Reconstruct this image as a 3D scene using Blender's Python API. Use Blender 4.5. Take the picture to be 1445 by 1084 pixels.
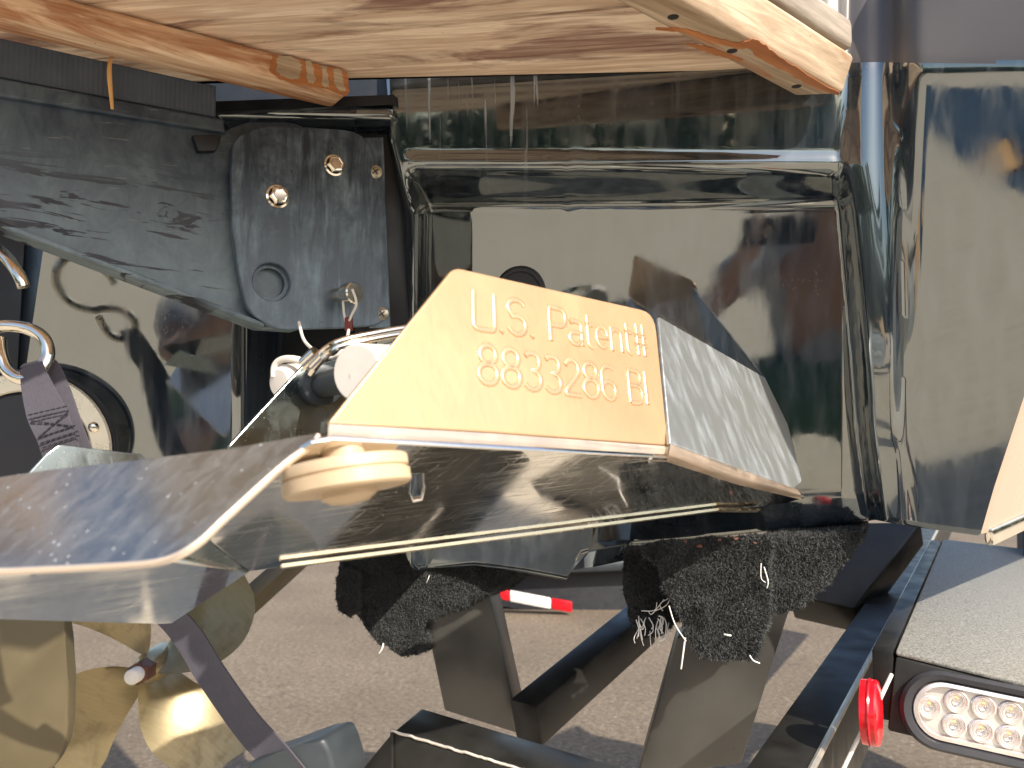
import bpy, bmesh, math, random
from mathutils import Vector, Matrix
rad = math.radians
random.seed(11)
for o in list(bpy.data.objects): bpy.data.objects.remove(o)
scene = bpy.context.scene; C = scene.collection

# ------------------------------------------------------------------ camera, sky, sun, exposure
F, CX, CY, CAMZ = 1150.0, 722.5, 542.0, 0.95
PITCH = math.atan(58 / F)
cd = bpy.data.cameras.new('camera'); cam = bpy.data.objects.new('camera', cd); C.objects.link(cam)
cam.location = (0, 0, CAMZ); cam.rotation_euler = (math.pi / 2 + PITCH, 0, 0)
cd.sensor_width = 36; cd.lens = 36 * F / 1445; cd.clip_start = 0.02; cd.clip_end = 2000
cd.dof.use_dof = True; cd.dof.focus_distance = 0.92; cd.dof.aperture_fstop = 8.5
scene.camera = cam
SUN_AZ, SUN_EL = 140.0, 40.0
world = bpy.data.worlds.new('World'); scene.world = world; world.use_nodes = True
wn = world.node_tree; wn.nodes.clear()
sk = wn.nodes.new('ShaderNodeTexSky'); sk.sky_type = 'NISHITA'; sk.sun_disc = False
sk.sun_elevation = rad(SUN_EL); sk.sun_rotation = rad(SUN_AZ); sk.air_density = 1.0; sk.dust_density = 2.5; sk.ozone_density = 1.0
bg = wn.nodes.new('ShaderNodeBackground'); bg.inputs[1].default_value = 0.145
wo = wn.nodes.new('ShaderNodeOutputWorld')
wn.links.new(sk.outputs[0], bg.inputs[0]); wn.links.new(bg.outputs[0], wo.inputs[0])
sd = bpy.data.lights.new('sun', 'SUN'); sun = bpy.data.objects.new('sun', sd); C.objects.link(sun)
sd.energy = 4.2; sd.angle = rad(0.53); sd.color = (1.0, 0.93, 0.82)
sv = Vector((math.sin(rad(SUN_AZ)) * math.cos(rad(SUN_EL)), math.cos(rad(SUN_AZ)) * math.cos(rad(SUN_EL)), math.sin(rad(SUN_EL))))
sun.rotation_euler = sv.to_track_quat('Z', 'Y').to_euler(); sun.location = (4, -4, 6)
scene.view_settings.view_transform = 'Standard'; scene.view_settings.look = 'None'
scene.view_settings.exposure = 0.85; scene.view_settings.gamma = 1.0
scene.render.engine = 'CYCLES'

# ------------------------------------------------------------------ geometry helpers
O = Vector((0, 0, CAMZ))
def ray(px, py):
    u = (px - CX) / F; v = (CY - py) / F
    y = math.cos(PITCH) - v * math.sin(PITCH); z = math.sin(PITCH) + v * math.cos(PITCH)
    return Vector((u / y, 1.0, z / y))
def W(px, py, d): return O + ray(px, py) * d
def Wz(px, py, z): r = ray(px, py); return O + r * ((z - CAMZ) / r.z)
class Plane:
    def __init__(s, p, n): s.p = Vector(p); s.n = Vector(n).normalized()
    def hit(s, px, py):
        r = ray(px, py); return O + r * ((s.p - O).dot(s.n) / r.dot(s.n))
def plane3(a, b, c):
    n = (b - a).cross(c - a).normalized()
    if n.dot(O - a) < 0: n = -n          # faces the viewer's side
    return Plane(a, n)
def clamp(x, a=0., b=1.): return max(a, min(b, x))
def sm(a, b, x): t = clamp((x - a) / (b - a)); return t * t * (3 - 2 * t)
def interp(x, xs, ys):
    if x <= xs[0]: return ys[0]
    for i in range(1, len(xs)):
        if x <= xs[i]:
            t = (x - xs[i - 1]) / (xs[i] - xs[i - 1]); return ys[i - 1] + t * (ys[i] - ys[i - 1])
    return ys[-1]
def spline(pts, n=8):
    P = [Vector(p) for p in pts]; out = []
    for i in range(len(P) - 1):
        p0 = P[max(i - 1, 0)]; p1 = P[i]; p2 = P[i + 1]; p3 = P[min(i + 2, len(P) - 1)]
        for k in range(n):
            t = k / n
            out.append(0.5 * ((2 * p1) + (p2 - p0) * t + (2 * p0 - 5 * p1 + 4 * p2 - p3) * t * t + (3 * p1 - p0 - 3 * p2 + p3) * t ** 3))
    out.append(P[-1]); return out

def thing(name, label, cat, loc=(0, 0, 0), group=None):
    o = bpy.data.objects.new(name, None); C.objects.link(o); o.location = loc; o.empty_display_size = 0.05
    o['label'] = label; o['category'] = cat
    if group: o['group'] = group
    return o
def root_of(p):
    v = Vector((0, 0, 0))
    while p is not None: v = v + p.location; p = p.parent
    return v
def put(name, me, mat, parent=None, kind=None, label=None, smooth=35, cat=None, origin=True):
    """link a world-coordinate mesh as ONE object; its origin is moved to its own middle"""
    me.name = name
    if len(me.vertices):
        mn = [min(v.co[i] for v in me.vertices) for i in range(3)]; mx = [max(v.co[i] for v in me.vertices) for i in range(3)]
        c = Vector([(a + b) / 2 for a, b in zip(mn, mx)])
    else: c = Vector()
    me.transform(Matrix.Translation(-c))
    if mat is not None: me.materials.clear(); me.materials.append(mat)
    if smooth:
        for p in me.polygons: p.use_smooth = True
        me.set_sharp_from_angle(angle=rad(smooth))
    o = bpy.data.objects.new(name, me); C.objects.link(o)
    o.parent = parent; o.location = c - root_of(parent)
    if kind: o['kind'] = kind
    if label: o['label'] = label
    if cat: o['category'] = cat
    return o
def bm_mesh(bm):
    bmesh.ops.recalc_face_normals(bm, faces=bm.faces)
    me = bpy.data.meshes.new('m'); bm.to_mesh(me); bm.free(); return me
def bevelled(bm, w, seg=2):
    if w: bmesh.ops.bevel(bm, geom=list(bm.edges), offset=w, segments=seg, affect='EDGES', profile=0.5, clamp_overlap=True)
    return bm
def prism_bm(pts, vec, bm=None):
    bm = bm or bmesh.new()
    vec = Vector(vec)
    a = [bm.verts.new(p) for p in pts]; b = [bm.verts.new(Vector(p) + vec) for p in pts]
    n = len(pts)
    bm.faces.new(a); bm.faces.new(b[::-1])
    for i in range(n): bm.faces.new((a[i], b[i], b[(i + 1) % n], a[(i + 1) % n]))
    return bm
def prism(pts, vec, bev=0.0, seg=2): return bm_mesh(bevelled(prism_bm(pts, vec), bev, seg))
def beam(p0, p1, w, h, bev=0.003, up=(0, 0, 1)):
    p0 = Vector(p0); p1 = Vector(p1); t = (p1 - p0).normalized(); s = t.cross(Vector(up)).normalized(); u = s.cross(t)
    q = [p0 + s * w / 2 * a + u * h / 2 * b for a, b in ((-1, -1), (1, -1), (1, 1), (-1, 1))]
    return prism(q, p1 - p0, bev)
def sweep_bm(path, prof, side=None, caps=True, closed=False, scale=None, bm=None):
    """sweep a closed 2-D profile along a path; side fixes the profile's first axis, else parallel transport"""
    bm = bm or bmesh.new(); P = [Vector(p) for p in path]; n = len(P); rings = []
    prev = None
    for i in range(n):
        if closed: t = P[(i + 1) % n] - P[i - 1]
        else: t = P[min(i + 1, n - 1)] - P[max(i - 1, 0)]
        t.normalize()
        if side is not None:
            s0 = side(i) if callable(side) else Vector(side)
            a = (s0 - t * s0.dot(t)).normalized()
        else:
            if prev is None:
                ref = Vector((0, 0, 1)) if abs(t.z) < 0.9 else Vector((1, 0, 0)); a = t.cross(ref).normalized()
            else: a = (prev - t * prev.dot(t)).normalized()
            prev = a
        b = t.cross(a); k = scale(i / (n - 1)) if scale else 1.0
        rings.append([bm.verts.new(P[i] + a * x * k + b * y * k) for x, y in prof])
    m = len(prof); last = n if closed else n - 1
    for i in range(last):
        r0 = rings[i]; r1 = rings[(i + 1) % n]
        for j in range(m): bm.faces.new((r0[j], r0[(j + 1) % m], r1[(j + 1) % m], r1[j]))
    if caps and not closed: bm.faces.new(rings[0][::-1]); bm.faces.new(rings[-1])
    return bm
def circ(r, n=10, ry=None): return [(r * math.cos(2 * math.pi * k / n), (ry or r) * math.sin(2 * math.pi * k / n)) for k in range(n)]
def tube(path, r, n=10, **kw): return bm_mesh(sweep_bm(path, circ(r, n), **kw))
def lathe_bm(prof, base, axis, n=24, bm=None, ref=None):
    """profile of (radius, distance along the axis)"""
    bm = bm or bmesh.new(); ax = Vector(axis).normalized(); base = Vector(base)
    r0 = Vector(ref) if ref else (Vector((0, 0, 1)) if abs(ax.z) < 0.9 else Vector((1, 0, 0)))
    a = (r0 - ax * r0.dot(ax)).normalized(); b = ax.cross(a); rings = []
    for r, h in prof:
        if r < 1e-6: rings.append([bm.verts.new(base + ax * h)])
        else: rings.append([bm.verts.new(base + ax * h + (a * math.cos(2 * math.pi * k / n) + b * math.sin(2 * math.pi * k / n)) * r) for k in range(n)])
    for i in range(len(rings) - 1):
        A, B = rings[i], rings[i + 1]
        for k in range(n):
            k2 = (k + 1) % n
            if len(A) == 1 and len(B) == 1: continue
            if len(A) == 1: bm.faces.new((A[0], B[k2], B[k]))
            elif len(B) == 1: bm.faces.new((A[k], A[k2], B[0]))
            else: bm.faces.new((A[k], A[k2], B[k2], B[k]))
    return bm
def lathe(prof, base, axis, n=24, **kw): return bm_mesh(lathe_bm(prof, base, axis, n, **kw))
def round_poly(pts, r, seg=5):
    out = []; n = len(pts)
    for i in range(n):
        p = Vector(pts[i]); a = Vector(pts[i - 1]) - p; b = Vector(pts[(i + 1) % n]) - p
        ri = r[i] if isinstance(r, (list, tuple)) else r
        if ri <= 0: out.append(p); continue
        la, lb = a.length, b.length; a.normalize(); b.normalize()
        ang = math.acos(clamp(a.dot(b), -0.9999, 0.9999)); d = min(ri / math.tan(ang / 2), la * 0.45, lb * 0.45)
        p0 = p + a * d; p1 = p + b * d
        for k in range(seg + 1):
            t = k / seg; out.append((1 - t) ** 2 * p0 + 2 * t * (1 - t) * p + t * t * p1)
    return out
def plate(pts, n, thick, bev=0.001, holes=(), r=0.0):
    """flat sheet: pts (3-D, coplanar) are its front outline, n points out of the front; thickness goes back"""
    n = Vector(n).normalized(); o = Vector(pts[0]); e1 = (Vector(pts[1]) - o); e1 = (e1 - n * e1.dot(n)).normalized(); e2 = n.cross(e1)
    to2 = lambda p: Vector(((Vector(p) - o).dot(e1), (Vector(p) - o).dot(e2)))
    cu = bpy.data.curves.new('c', 'CURVE'); cu.dimensions = '2D'; cu.fill_mode = 'BOTH'
    loops = [round_poly([to2(p) for p in pts], r)] + [[to2(p) for p in h] for h in holes]
    for L in loops:
        sp = cu.splines.new('POLY'); sp.points.add(len(L) - 1); sp.use_cyclic_u = True
        for k, p in enumerate(L): sp.points[k].co = (p.x, p.y, 0, 1)
    cu.extrude = max(thick / 2 - bev, 1e-5); cu.bevel_depth = bev; cu.bevel_resolution = 2; cu.offset = -bev
    ob = bpy.data.objects.new('c', cu); C.objects.link(ob)
    dg = bpy.context.evaluated_depsgraph_get(); me = bpy.data.meshes.new_from_object(ob.evaluated_get(dg))
    bpy.data.objects.remove(ob); bpy.data.curves.remove(cu)
    oo = o - n * thick / 2
    me.transform(Matrix(((e1.x, e2.x, n.x, oo.x), (e1.y, e2.y, n.y, oo.y), (e1.z, e2.z, n.z, oo.z), (0, 0, 0, 1))))
    return me
def circle3(c, n, r, k=24, stretch=1.0):
    n = Vector(n).normalized(); a = Vector((0, 0, 1)) - n * n.z; a.normalize(); b = n.cross(a)
    return [c + (b * math.cos(2 * math.pi * i / k) * stretch + a * math.sin(2 * math.pi * i / k)) * r for i in range(k)]
def join_bm(meshes):
    bm = bmesh.new()
    for m in meshes: bm.from_mesh(m); bpy.data.meshes.remove(m)
    me = bpy.data.meshes.new('m'); bm.to_mesh(me); bm.free(); return me

# ------------------------------------------------------------------ materials
class NT:
    def __init__(s, name):
        s.m = bpy.data.materials.new(name); s.m.use_nodes = True; s.t = s.m.node_tree; s.t.nodes.clear()
        s.out = s.t.nodes.new('ShaderNodeOutputMaterial'); s.b = s.t.nodes.new('ShaderNodeBsdfPrincipled')
        s.t.links.new(s.b.outputs[0], s.out.inputs[0]); s.tc = s.t.nodes.new('ShaderNodeTexCoord')
    def link(s, a, b): s.t.links.new(a, b)
    def set(s, **k):
        for key, v in k.items():
            i = s.b.inputs[key.replace('_', ' ')]
            if hasattr(v, 'is_linked') or isinstance(v, bpy.types.NodeSocket): s.link(v, i)
            else: i.default_value = (*v, 1) if isinstance(v, (tuple, list)) and len(v) == 3 else v
        return s
    def mapping(s, scale=(1, 1, 1), rot=(0, 0, 0), world=False, loc=(0, 0, 0)):
        n = s.t.nodes.new('ShaderNodeMapping'); n.vector_type = 'TEXTURE'; n.inputs['Scale'].default_value = tuple(1 / k for k in scale); n.inputs['Rotation'].default_value = rot; n.inputs['Location'].default_value = loc
        if world:
            g = s.t.nodes.new('ShaderNodeNewGeometry'); s.link(g.outputs['Position'], n.inputs[0])
        else: s.link(s.tc.outputs['Object'], n.inputs[0])
        return n.outputs[0]
    def noise(s, vec, scale=5, detail=4, rough=0.55, dist=0.0):
        n = s.t.nodes.new('ShaderNodeTexNoise'); n.inputs['Scale'].default_value = scale; n.inputs['Detail'].default_value = detail
        n.inputs['Roughness'].default_value = rough; n.inputs['Distortion'].default_value = dist; s.link(vec, n.inputs['Vector']); return n.outputs['Fac']
    def voro(s, vec, scale=5, feature='F1'):
        n = s.t.nodes.new('ShaderNodeTexVoronoi'); n.feature = feature; n.inputs['Scale'].default_value = scale; s.link(vec, n.inputs['Vector']); return n.outputs['Distance']
    def ramp(s, fac, stops):
        n = s.t.nodes.new('ShaderNodeValToRGB'); e = n.color_ramp.elements
        while len(e) < len(stops): e.new(0.5)
        for k, (p, c) in enumerate(stops):
            e[k].position = p; e[k].color = (*c, 1) if isinstance(c, tuple) else (c, c, c, 1)
        s.link(fac, n.inputs[0]); return n.outputs[0]
    def mix(s, fac, a, b, mode='MIX'):
        n = s.t.nodes.new('ShaderNodeMix'); n.data_type = 'RGBA'; n.blend_type = mode
        for i, v in ((0, fac), (6, a), (7, b)):
            if isinstance(v, bpy.types.NodeSocket): s.link(v, n.inputs[i])
            elif i == 0: n.inputs[0].default_value = v
            else: n.inputs[i].default_value = (*v, 1) if isinstance(v, tuple) else (v, v, v, 1)
        return n.outputs[2]
    def math(s, op, a, b=0.0):
        n = s.t.nodes.new('ShaderNodeMath'); n.operation = op
        for i, v in ((0, a), (1, b)):
            if isinstance(v, bpy.types.NodeSocket): s.link(v, n.inputs[i])
            else: n.inputs[i].default_value = v
        return n.outputs[0]
    def sep(s, vec):
        n = s.t.nodes.new('ShaderNodeSeparateXYZ'); s.link(vec, n.inputs[0]); return n.outputs
    def maprange(s, v, a, b, c=0.0, d=1.0):
        n = s.t.nodes.new('ShaderNodeMapRange'); n.clamp = True
        for i, x in ((1, a), (2, b), (3, c), (4, d)): n.inputs[i].default_value = x
        s.link(v, n.inputs[0]); return n.outputs[0]
    def bump(s, h, strength=0.2, dist=0.001, normal=None):
        n = s.t.nodes.new('ShaderNodeBump'); n.inputs['Strength'].default_value = strength; n.inputs['Distance'].default_value = dist
        s.link(h, n.inputs['Height'])
        if normal is not None: s.link(normal, n.inputs['Normal'])
        s.link(n.outputs[0], s.b.inputs['Normal']); return n.outputs[0]

def plain(name, col, rough=0.5, metal=0.0, var=0.12, scale=30, bump=0.0, ior=1.5, bdist=0.0005, rvar=0.1):
    t = NT(name); v = t.mapping(); f = t.noise(v, scale, 5)
    a = tuple(c * (1 - var) for c in col); b = tuple(min(1, c * (1 + var)) for c in col)
    t.set(Base_Color=t.ramp(f, [(0.3, a), (0.7, b)]), Metallic=metal, IOR=ior, Roughness=t.maprange(f, 0.3, 0.7, max(0.02, rough - rvar), rough + rvar))
    if bump: t.bump(t.noise(v, scale * 4, 4), bump, bdist)
    return t.m

def hull_mat(name, base=(0.012, 0.018, 0.026), drips=True, ior=2.8):
    t = NT(name); p = t.mapping(world=True); s = t.sep(p)
    # dried drips running down from the platform joint, and a haze of water spots
    v1 = t.mapping(scale=(150, 1, 7), world=True); n1 = t.noise(v1, 1.0, 3, 0.5, 0.4)
    drip = t.ramp(n1, [(0.60, 0.0), (0.66, 1.0)])
    if drips:
        zf = t.maprange(s[2], CAMZ + 0.27, CAMZ + 0.36); xf = t.math('MULTIPLY', t.maprange(s[0], -0.14, -0.09), t.maprange(s[0], 0.06, 0.03))
        drip = t.math('MULTIPLY', t.math('MULTIPLY', drip, zf), t.math('ADD', t.math('MULTIPLY', xf, 0.75), 0.12))
    else: drip = t.math('MULTIPLY', drip, 0.06)
    spots = t.math('MULTIPLY', t.ramp(t.voro(p, 260), [(0.10, 1.0), (0.16, 0.0)]), t.ramp(t.noise(p, 9, 3), [(0.56, 0.0), (0.66, 1.0)]))
    film = t.math('MULTIPLY', t.ramp(t.noise(t.mapping(scale=(60, 60, 3), world=True), 1.0, 4), [(0.42, 0.0), (0.75, 1.0)]), 0.22)
    m = t.math('MINIMUM', t.math('ADD', t.math('ADD', drip, t.math('MULTIPLY', spots, 0.55)), film), 1.0)
    t.set(Base_Color=t.mix(m, base, (0.20, 0.22, 0.25)), Roughness=t.maprange(m, 0, 1, 0.03, 0.42), IOR=ior, Specular_Tint=(0.95, 1.0, 0.97))
    h = t.math('ADD', t.noise(p, 14, 2), t.math('MULTIPLY', t.noise(p, 220, 2), 0.03))
    t.bump(h, 0.12, 0.0012)
    return t.m

def wood_mat(name, light, dark, stain, rot=0.0, stain_lo=0.56, rough=0.75, grain=1.0, stain_scale=(4, 22, 22), crack=False, world=True):
    t = NT(name)
    v = t.mapping(scale=(9, 150, 150), rot=(0, 0, rot), world=world); v2 = t.mapping(scale=(3, 38, 38), rot=(0, 0, rot), world=world); v3 = t.mapping(scale=stain_scale, rot=(0, 0, rot), world=world)
    g = t.noise(v, 1.0, 6, 0.65, 0.6); g2 = t.noise(v2, 1.0, 4, 0.6, 1.2)
    mixg = t.math('ADD', t.math('MULTIPLY', g, 0.5), t.math('MULTIPLY', g2, 0.5))
    c = t.ramp(mixg, [(0.34, dark), (0.50, tuple((a + b) / 2 for a, b in zip(light, dark))), (0.60, light)])
    st = t.ramp(t.noise(v3, 1.0, 5, 0.6, 0.8), [(stain_lo, 0.0), (stain_lo + 0.09, 1.0)])
    c = t.mix(t.math('MULTIPLY', st, t.maprange(g, 0.25, 0.6, 1.0, 0.55)), c, stain)
    sp = t.ramp(t.voro(t.mapping(scale=(1, 1, 1), world=world), 130), [(0.07, 1.0), (0.11, 0.0)])
    spm = t.math('MULTIPLY', sp, t.ramp(t.noise(t.mapping(world=world), 18, 2), [(0.62, 0.0), (0.68, 1.0)]))
    c = t.mix(spm, c, (0.05, 0.03, 0.02))
    t.set(Base_Color=c, Roughness=rough)
    t.bump(mixg, 0.45 * grain, 0.0012)
    return t.m

def steel_mat(name, col=(0.78, 0.75, 0.70), rough=0.05, scr=0.5, rot=0.5, world=True, dust=0.25, haze=0.0):
    t = NT(name)
    v = t.mapping(scale=(14, 520, 30), rot=(0, 0, rot), world=world); s1 = t.ramp(t.noise(v, 1.0, 5, 0.7, 0.3), [(0.56, 0.0), (0.76, 1.0)])
    v2 = t.mapping(scale=(420, 10, 30), rot=(0, 0, rot + 0.35), world=world); s2 = t.ramp(t.noise(v2, 1.0, 3, 0.6), [(0.63, 0.0), (0.74, 1.0)])
    w = t.mapping(world=world); blot = t.noise(w, 26, 4, 0.6, 0.5)
    specks = t.math('MULTIPLY', t.ramp(t.voro(w, 320), [(0.10, 1.0), (0.2, 0.0)]), t.ramp(t.noise(w, 60, 3), [(0.55, 0.0), (0.64, 1.0)]))
    scratch = t.math('MAXIMUM', s1, s2)
    r = t.math('ADD', rough, t.math('MULTIPLY', scratch, 0.22 * scr)); r = t.math('ADD', r, t.maprange(blot, 0.4, 0.75, 0.0, 0.10 + haze))
    r = t.math('ADD', r, t.math('MULTIPLY', specks, 0.5 * dust * 2))
    dustf = t.math('MULTIPLY', specks, dust)
    t.set(Base_Color=t.mix(dustf, t.mix(t.maprange(blot, 0.3, 0.7), tuple(c * 0.9 for c in col), col), (0.55, 0.52, 0.45)),
          Metallic=t.maprange(dustf, 0, 1, 1.0, 0.2), Roughness=r)
    t.bump(t.math('ADD', t.math('MULTIPLY', scratch, 0.4), t.noise(w, 12, 2)), 0.10, 0.0006)
    return t.m

M = {}
M['hull'] = hull_mat('black_gelcoat'); M['hull_plain'] = hull_mat('black_gelcoat_clean', drips=False)
M['band'] = plain('grey_band', (0.085, 0.078, 0.076), 0.36, 0, 0.08, 7)
M['well'] = plain('black_well', (0.006, 0.008, 0.012), 0.4)
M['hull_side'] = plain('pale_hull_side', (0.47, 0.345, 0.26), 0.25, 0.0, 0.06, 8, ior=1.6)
BR = math.atan2(-0.12, 1.0)
M['board'] = wood_mat('teak_underside', (0.90, 0.73, 0.555), (0.50, 0.32, 0.20), (0.17, 0.065, 0.05), BR, 0.505, stain_scale=(3.6, 17, 17))
AZB = rad(38)
M['beam'] = wood_mat('teak_beam', (0.88, 0.67, 0.46), (0.50, 0.25, 0.12), (0.36, 0.13, 0.045), AZB, 0.45, stain_scale=(5, 34, 34))
M['batten'] = wood_mat('teak_batten', (0.56, 0.44, 0.31), (0.24, 0.16, 0.095), (0.38, 0.13, 0.04), AZB, 0.60, stain_scale=(5, 34, 34))
M['grey_wood'] = wood_mat('weathered_end', (0.36, 0.31, 0.25), (0.16, 0.13, 0.10), (0.16, 0.12, 0.10), AZB, 0.6)
M['varnish'] = wood_mat('orange_varnish', (0.52, 0.21, 0.07), (0.30, 0.10, 0.03), (0.22, 0.07, 0.02), AZB, 0.6, rough=0.4)
M['steel'] = steel_mat('polished_steel_underside', rough=0.04, scr=0.75, rot=0.55)
t = NT('dusty_steel_top'); w = t.mapping(world=True)
sm_ = t.ramp(t.noise(t.mapping(scale=(12, 110, 60), rot=(0, 0, 0.75), world=True), 1.0, 7, 0.72, 0.5), [(0.42, 0.0), (0.72, 1.0)])
dr = t.math('MULTIPLY', t.ramp(t.voro(w, 170), [(0.10, 1.0), (0.22, 0.0)]), t.ramp(t.noise(w, 40, 3), [(0.50, 0.0), (0.60, 1.0)]))
dust = t.math('MINIMUM', t.math('ADD', t.math('MULTIPLY', sm_, 0.30), t.math('MULTIPLY', dr, 0.6)), 1.0)
t.set(Base_Color=t.mix(dust, (0.31, 0.33, 0.335), (0.40, 0.41, 0.41)), Metallic=t.maprange(dust, 0, 1, 0.9, 0.25), Roughness=t.maprange(dust, 0, 1, 0.16, 0.5))
t.bump(t.math('ADD', dust, t.math('MULTIPLY', t.noise(w, 300, 2), 0.3)), 0.15, 0.0006); M['steel_top'] = t.m
M['steel_inner'] = steel_mat('dull_steel', (0.30, 0.34, 0.33), 0.16, 0.4, 0.2, dust=0.3, haze=0.12)
M['steel_edge'] = plain('cut_steel_edge', (0.92, 0.80, 0.68), 0.42, 0.85, 0.05)
M['chrome'] = plain('chrome', (0.80, 0.74, 0.64), 0.13, 1.0, 0.08, 60, rvar=0.05)
M['rod'] = plain('hinge_steel', (0.95, 0.82, 0.58), 0.22, 1.0, 0.05, 60)
M['white_plastic'] = plain('white_plastic', (0.74, 0.68, 0.60), 0.4, 0, 0.06)
M['disc'] = plain('beige_nylon', (0.50, 0.37, 0.23), 0.38, 0, 0.08, 40, ior=1.6)
M['black_pvc'] = plain('dark_grey_pvc', (0.030, 0.036, 0.040), 0.45)
t = NT('tarnished_bronze'); v = t.mapping(); n = t.noise(v, 16, 6, 0.65, 0.8); g = t.noise(t.mapping(scale=(30, 30, 260), rot=(0.3, 0.6, 0.4)), 1.0, 3)
tn = t.ramp(n, [(0.50, 0.0), (0.78, 0.8)])
t.set(Base_Color=t.mix(tn, t.mix(g, (0.40, 0.32, 0.18), (0.56, 0.47, 0.29)), (0.20, 0.15, 0.09)), Metallic=t.maprange(tn, 0, 1, 0.8, 0.35), Roughness=t.maprange(tn, 0, 1, 0.34, 0.58)); t.bump(g, 0.12, 0.0006); M['bronze'] = t.m
M['bronze_dull'] = plain('dull_bronze', (0.125, 0.10, 0.055), 0.55, 0.3, 0.18, 9, bump=0.1)
M['brown_metal'] = plain('brown_corroded_metal', (0.13, 0.055, 0.035), 0.5, 0.3)
M['trailer'] = plain('black_trailer_paint', (0.019, 0.018, 0.016), 0.40, 0.0, 0.4, 20, ior=1.5, rvar=0.12)
M['trailer'].node_tree.nodes['Principled BSDF'].inputs['Specular IOR Level'].default_value = 0.22
M['post'] = plain('grey_black_post_paint', (0.052, 0.049, 0.044), 0.34, 0.0, 0.25, 12, ior=1.6, rvar=0.08)
M['trailer_edge'] = plain('worn_bare_edge', (0.60, 0.54, 0.45), 0.35, 0.7)
M['rubber'] = plain('black_rubber', (0.022, 0.022, 0.026), 0.55, 0, 0.2, 30)
M['red'] = plain('red_plastic', (0.62, 0.006, 0.014), 0.2, 0, 0.08, 60, ior=1.55)
M['crimp'] = plain('red_brown_crimp', (0.16, 0.022, 0.012), 0.45)
M['white'] = plain('white_reflector', (0.78, 0.74, 0.68), 0.4)
M['thread'] = plain('white_thread', (0.80, 0.77, 0.72), 0.6)
M['straw'] = plain('dry_straw', (0.70, 0.40, 0.15), 0.5)
M['stitch'] = plain('black_stitching', (0.012, 0.012, 0.02), 0.7)
M['screw'] = plain('weathered_screw', (0.42, 0.38, 0.30), 0.35, 0.9, 0.2, 300)
M['ring'] = plain('cream_ring', (0.80, 0.72, 0.56), 0.3, 0.35, 0.06)
M['hole'] = plain('screw_hole', (0.02, 0.014, 0.012), 0.6)

t = NT('gold_tinted_steel'); v = t.mapping(); n = t.noise(v, 6, 3); fine = t.noise(t.mapping(scale=(300, 300, 20)), 1.0, 3)  # stainless steel with a warm reflection put into the base colour
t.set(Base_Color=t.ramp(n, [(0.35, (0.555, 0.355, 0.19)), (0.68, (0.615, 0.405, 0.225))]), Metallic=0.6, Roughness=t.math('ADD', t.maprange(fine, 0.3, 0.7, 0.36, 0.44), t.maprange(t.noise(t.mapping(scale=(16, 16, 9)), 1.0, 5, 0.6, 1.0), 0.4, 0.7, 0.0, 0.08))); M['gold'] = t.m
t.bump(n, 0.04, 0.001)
M['gold_letter'] = plain('gold_stamped', (0.66, 0.45, 0.26), 0.32, 0.65, 0.03)  # lettering colour carries the same painted warm reflection
t = NT('streaked_end_steel'); v = t.mapping(scale=(55, 55, 3), world=True); n = t.noise(v, 1.0, 5, 0.6, 0.3); f = t.noise(t.mapping(world=True), 420, 2)
st = t.ramp(n, [(0.46, 0.0), (0.66, 1.0)])
t.set(Base_Color=t.mix(st, (0.27, 0.28, 0.275), (0.37, 0.395, 0.41)), Metallic=0.55, Roughness=t.math('ADD', 0.30, t.math('MULTIPLY', st, 0.2))); M['end_steel'] = t.m
t.bump(f, 0.25, 0.0004)
# weathered black plastic/aluminium bracket with chalky film and dark scuffs
t = NT('weathered_black_bracket'); p = t.mapping(world=True)
film = t.ramp(t.noise(t.mapping(scale=(26, 26, 16), world=True), 1.0, 7, 0.68, 0.6), [(0.38, 0.0), (0.72, 1.0)])
sz = t.sep(p)[2]; low = t.maprange(sz, CAMZ + 0.285, CAMZ + 0.14); low2 = t.maprange(sz, CAMZ + 0.27, CAMZ + 0.235)
scuff = t.ramp(t.noise(t.mapping(scale=(11, 11, 85), world=True), 1.0, 4, 0.6, 0.8), [(0.575, 0.0), (0.595, 1.0)])
scuff = t.math('MULTIPLY', scuff, low2)
scuff = t.math('MULTIPLY', scuff, t.maprange(t.sep(p)[0], -0.30, -0.33))
scr = t.ramp(t.noise(t.mapping(scale=(25, 25, 300), rot=(0.4, 0, 0.3), world=True), 1.0, 2), [(0.68, 0.0), (0.72, 1.0)])
c = t.mix(t.math('ADD', t.math('MULTIPLY', film, 0.35), t.math('MULTIPLY', t.math('MULTIPLY', low, t.maprange(film, 0, 1, 0.6, 1.0)), 0.6)), (0.015, 0.027, 0.048), (0.24, 0.31, 0.33))
c = t.mix(t.math('MULTIPLY', scr, 0.35), c, (0.25, 0.25, 0.22)); c = t.mix(scuff, c, (0.012, 0.012, 0.02))
t.set(Base_Color=c, Roughness=t.maprange(film, 0, 1, 0.32, 0.6), IOR=1.5); t.bump(t.math('SUBTRACT', film, scuff), 0.15, 0.0005); M['bracket'] = t.m
t = NT('dirty_bracket_plate'); p = t.mapping(world=True)
run = t.ramp(t.noise(t.mapping(scale=(75, 75, 12), world=True), 1.0, 6, 0.65, 0.5), [(0.40, 0.0), (0.68, 1.0)])
cl = t.noise(p, 22, 6, 0.65); low = t.maprange(t.sep(p)[2], CAMZ + 0.28, CAMZ + 0.10)
pat = t.math('MULTIPLY', run, t.maprange(cl, 0.35, 0.65))
c = t.mix(t.math('MINIMUM', t.math('ADD', t.math('MULTIPLY', pat, 0.8), t.math('MULTIPLY', low, 0.3)), 1.0), (0.012, 0.021, 0.038), (0.27, 0.36, 0.42))
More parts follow.
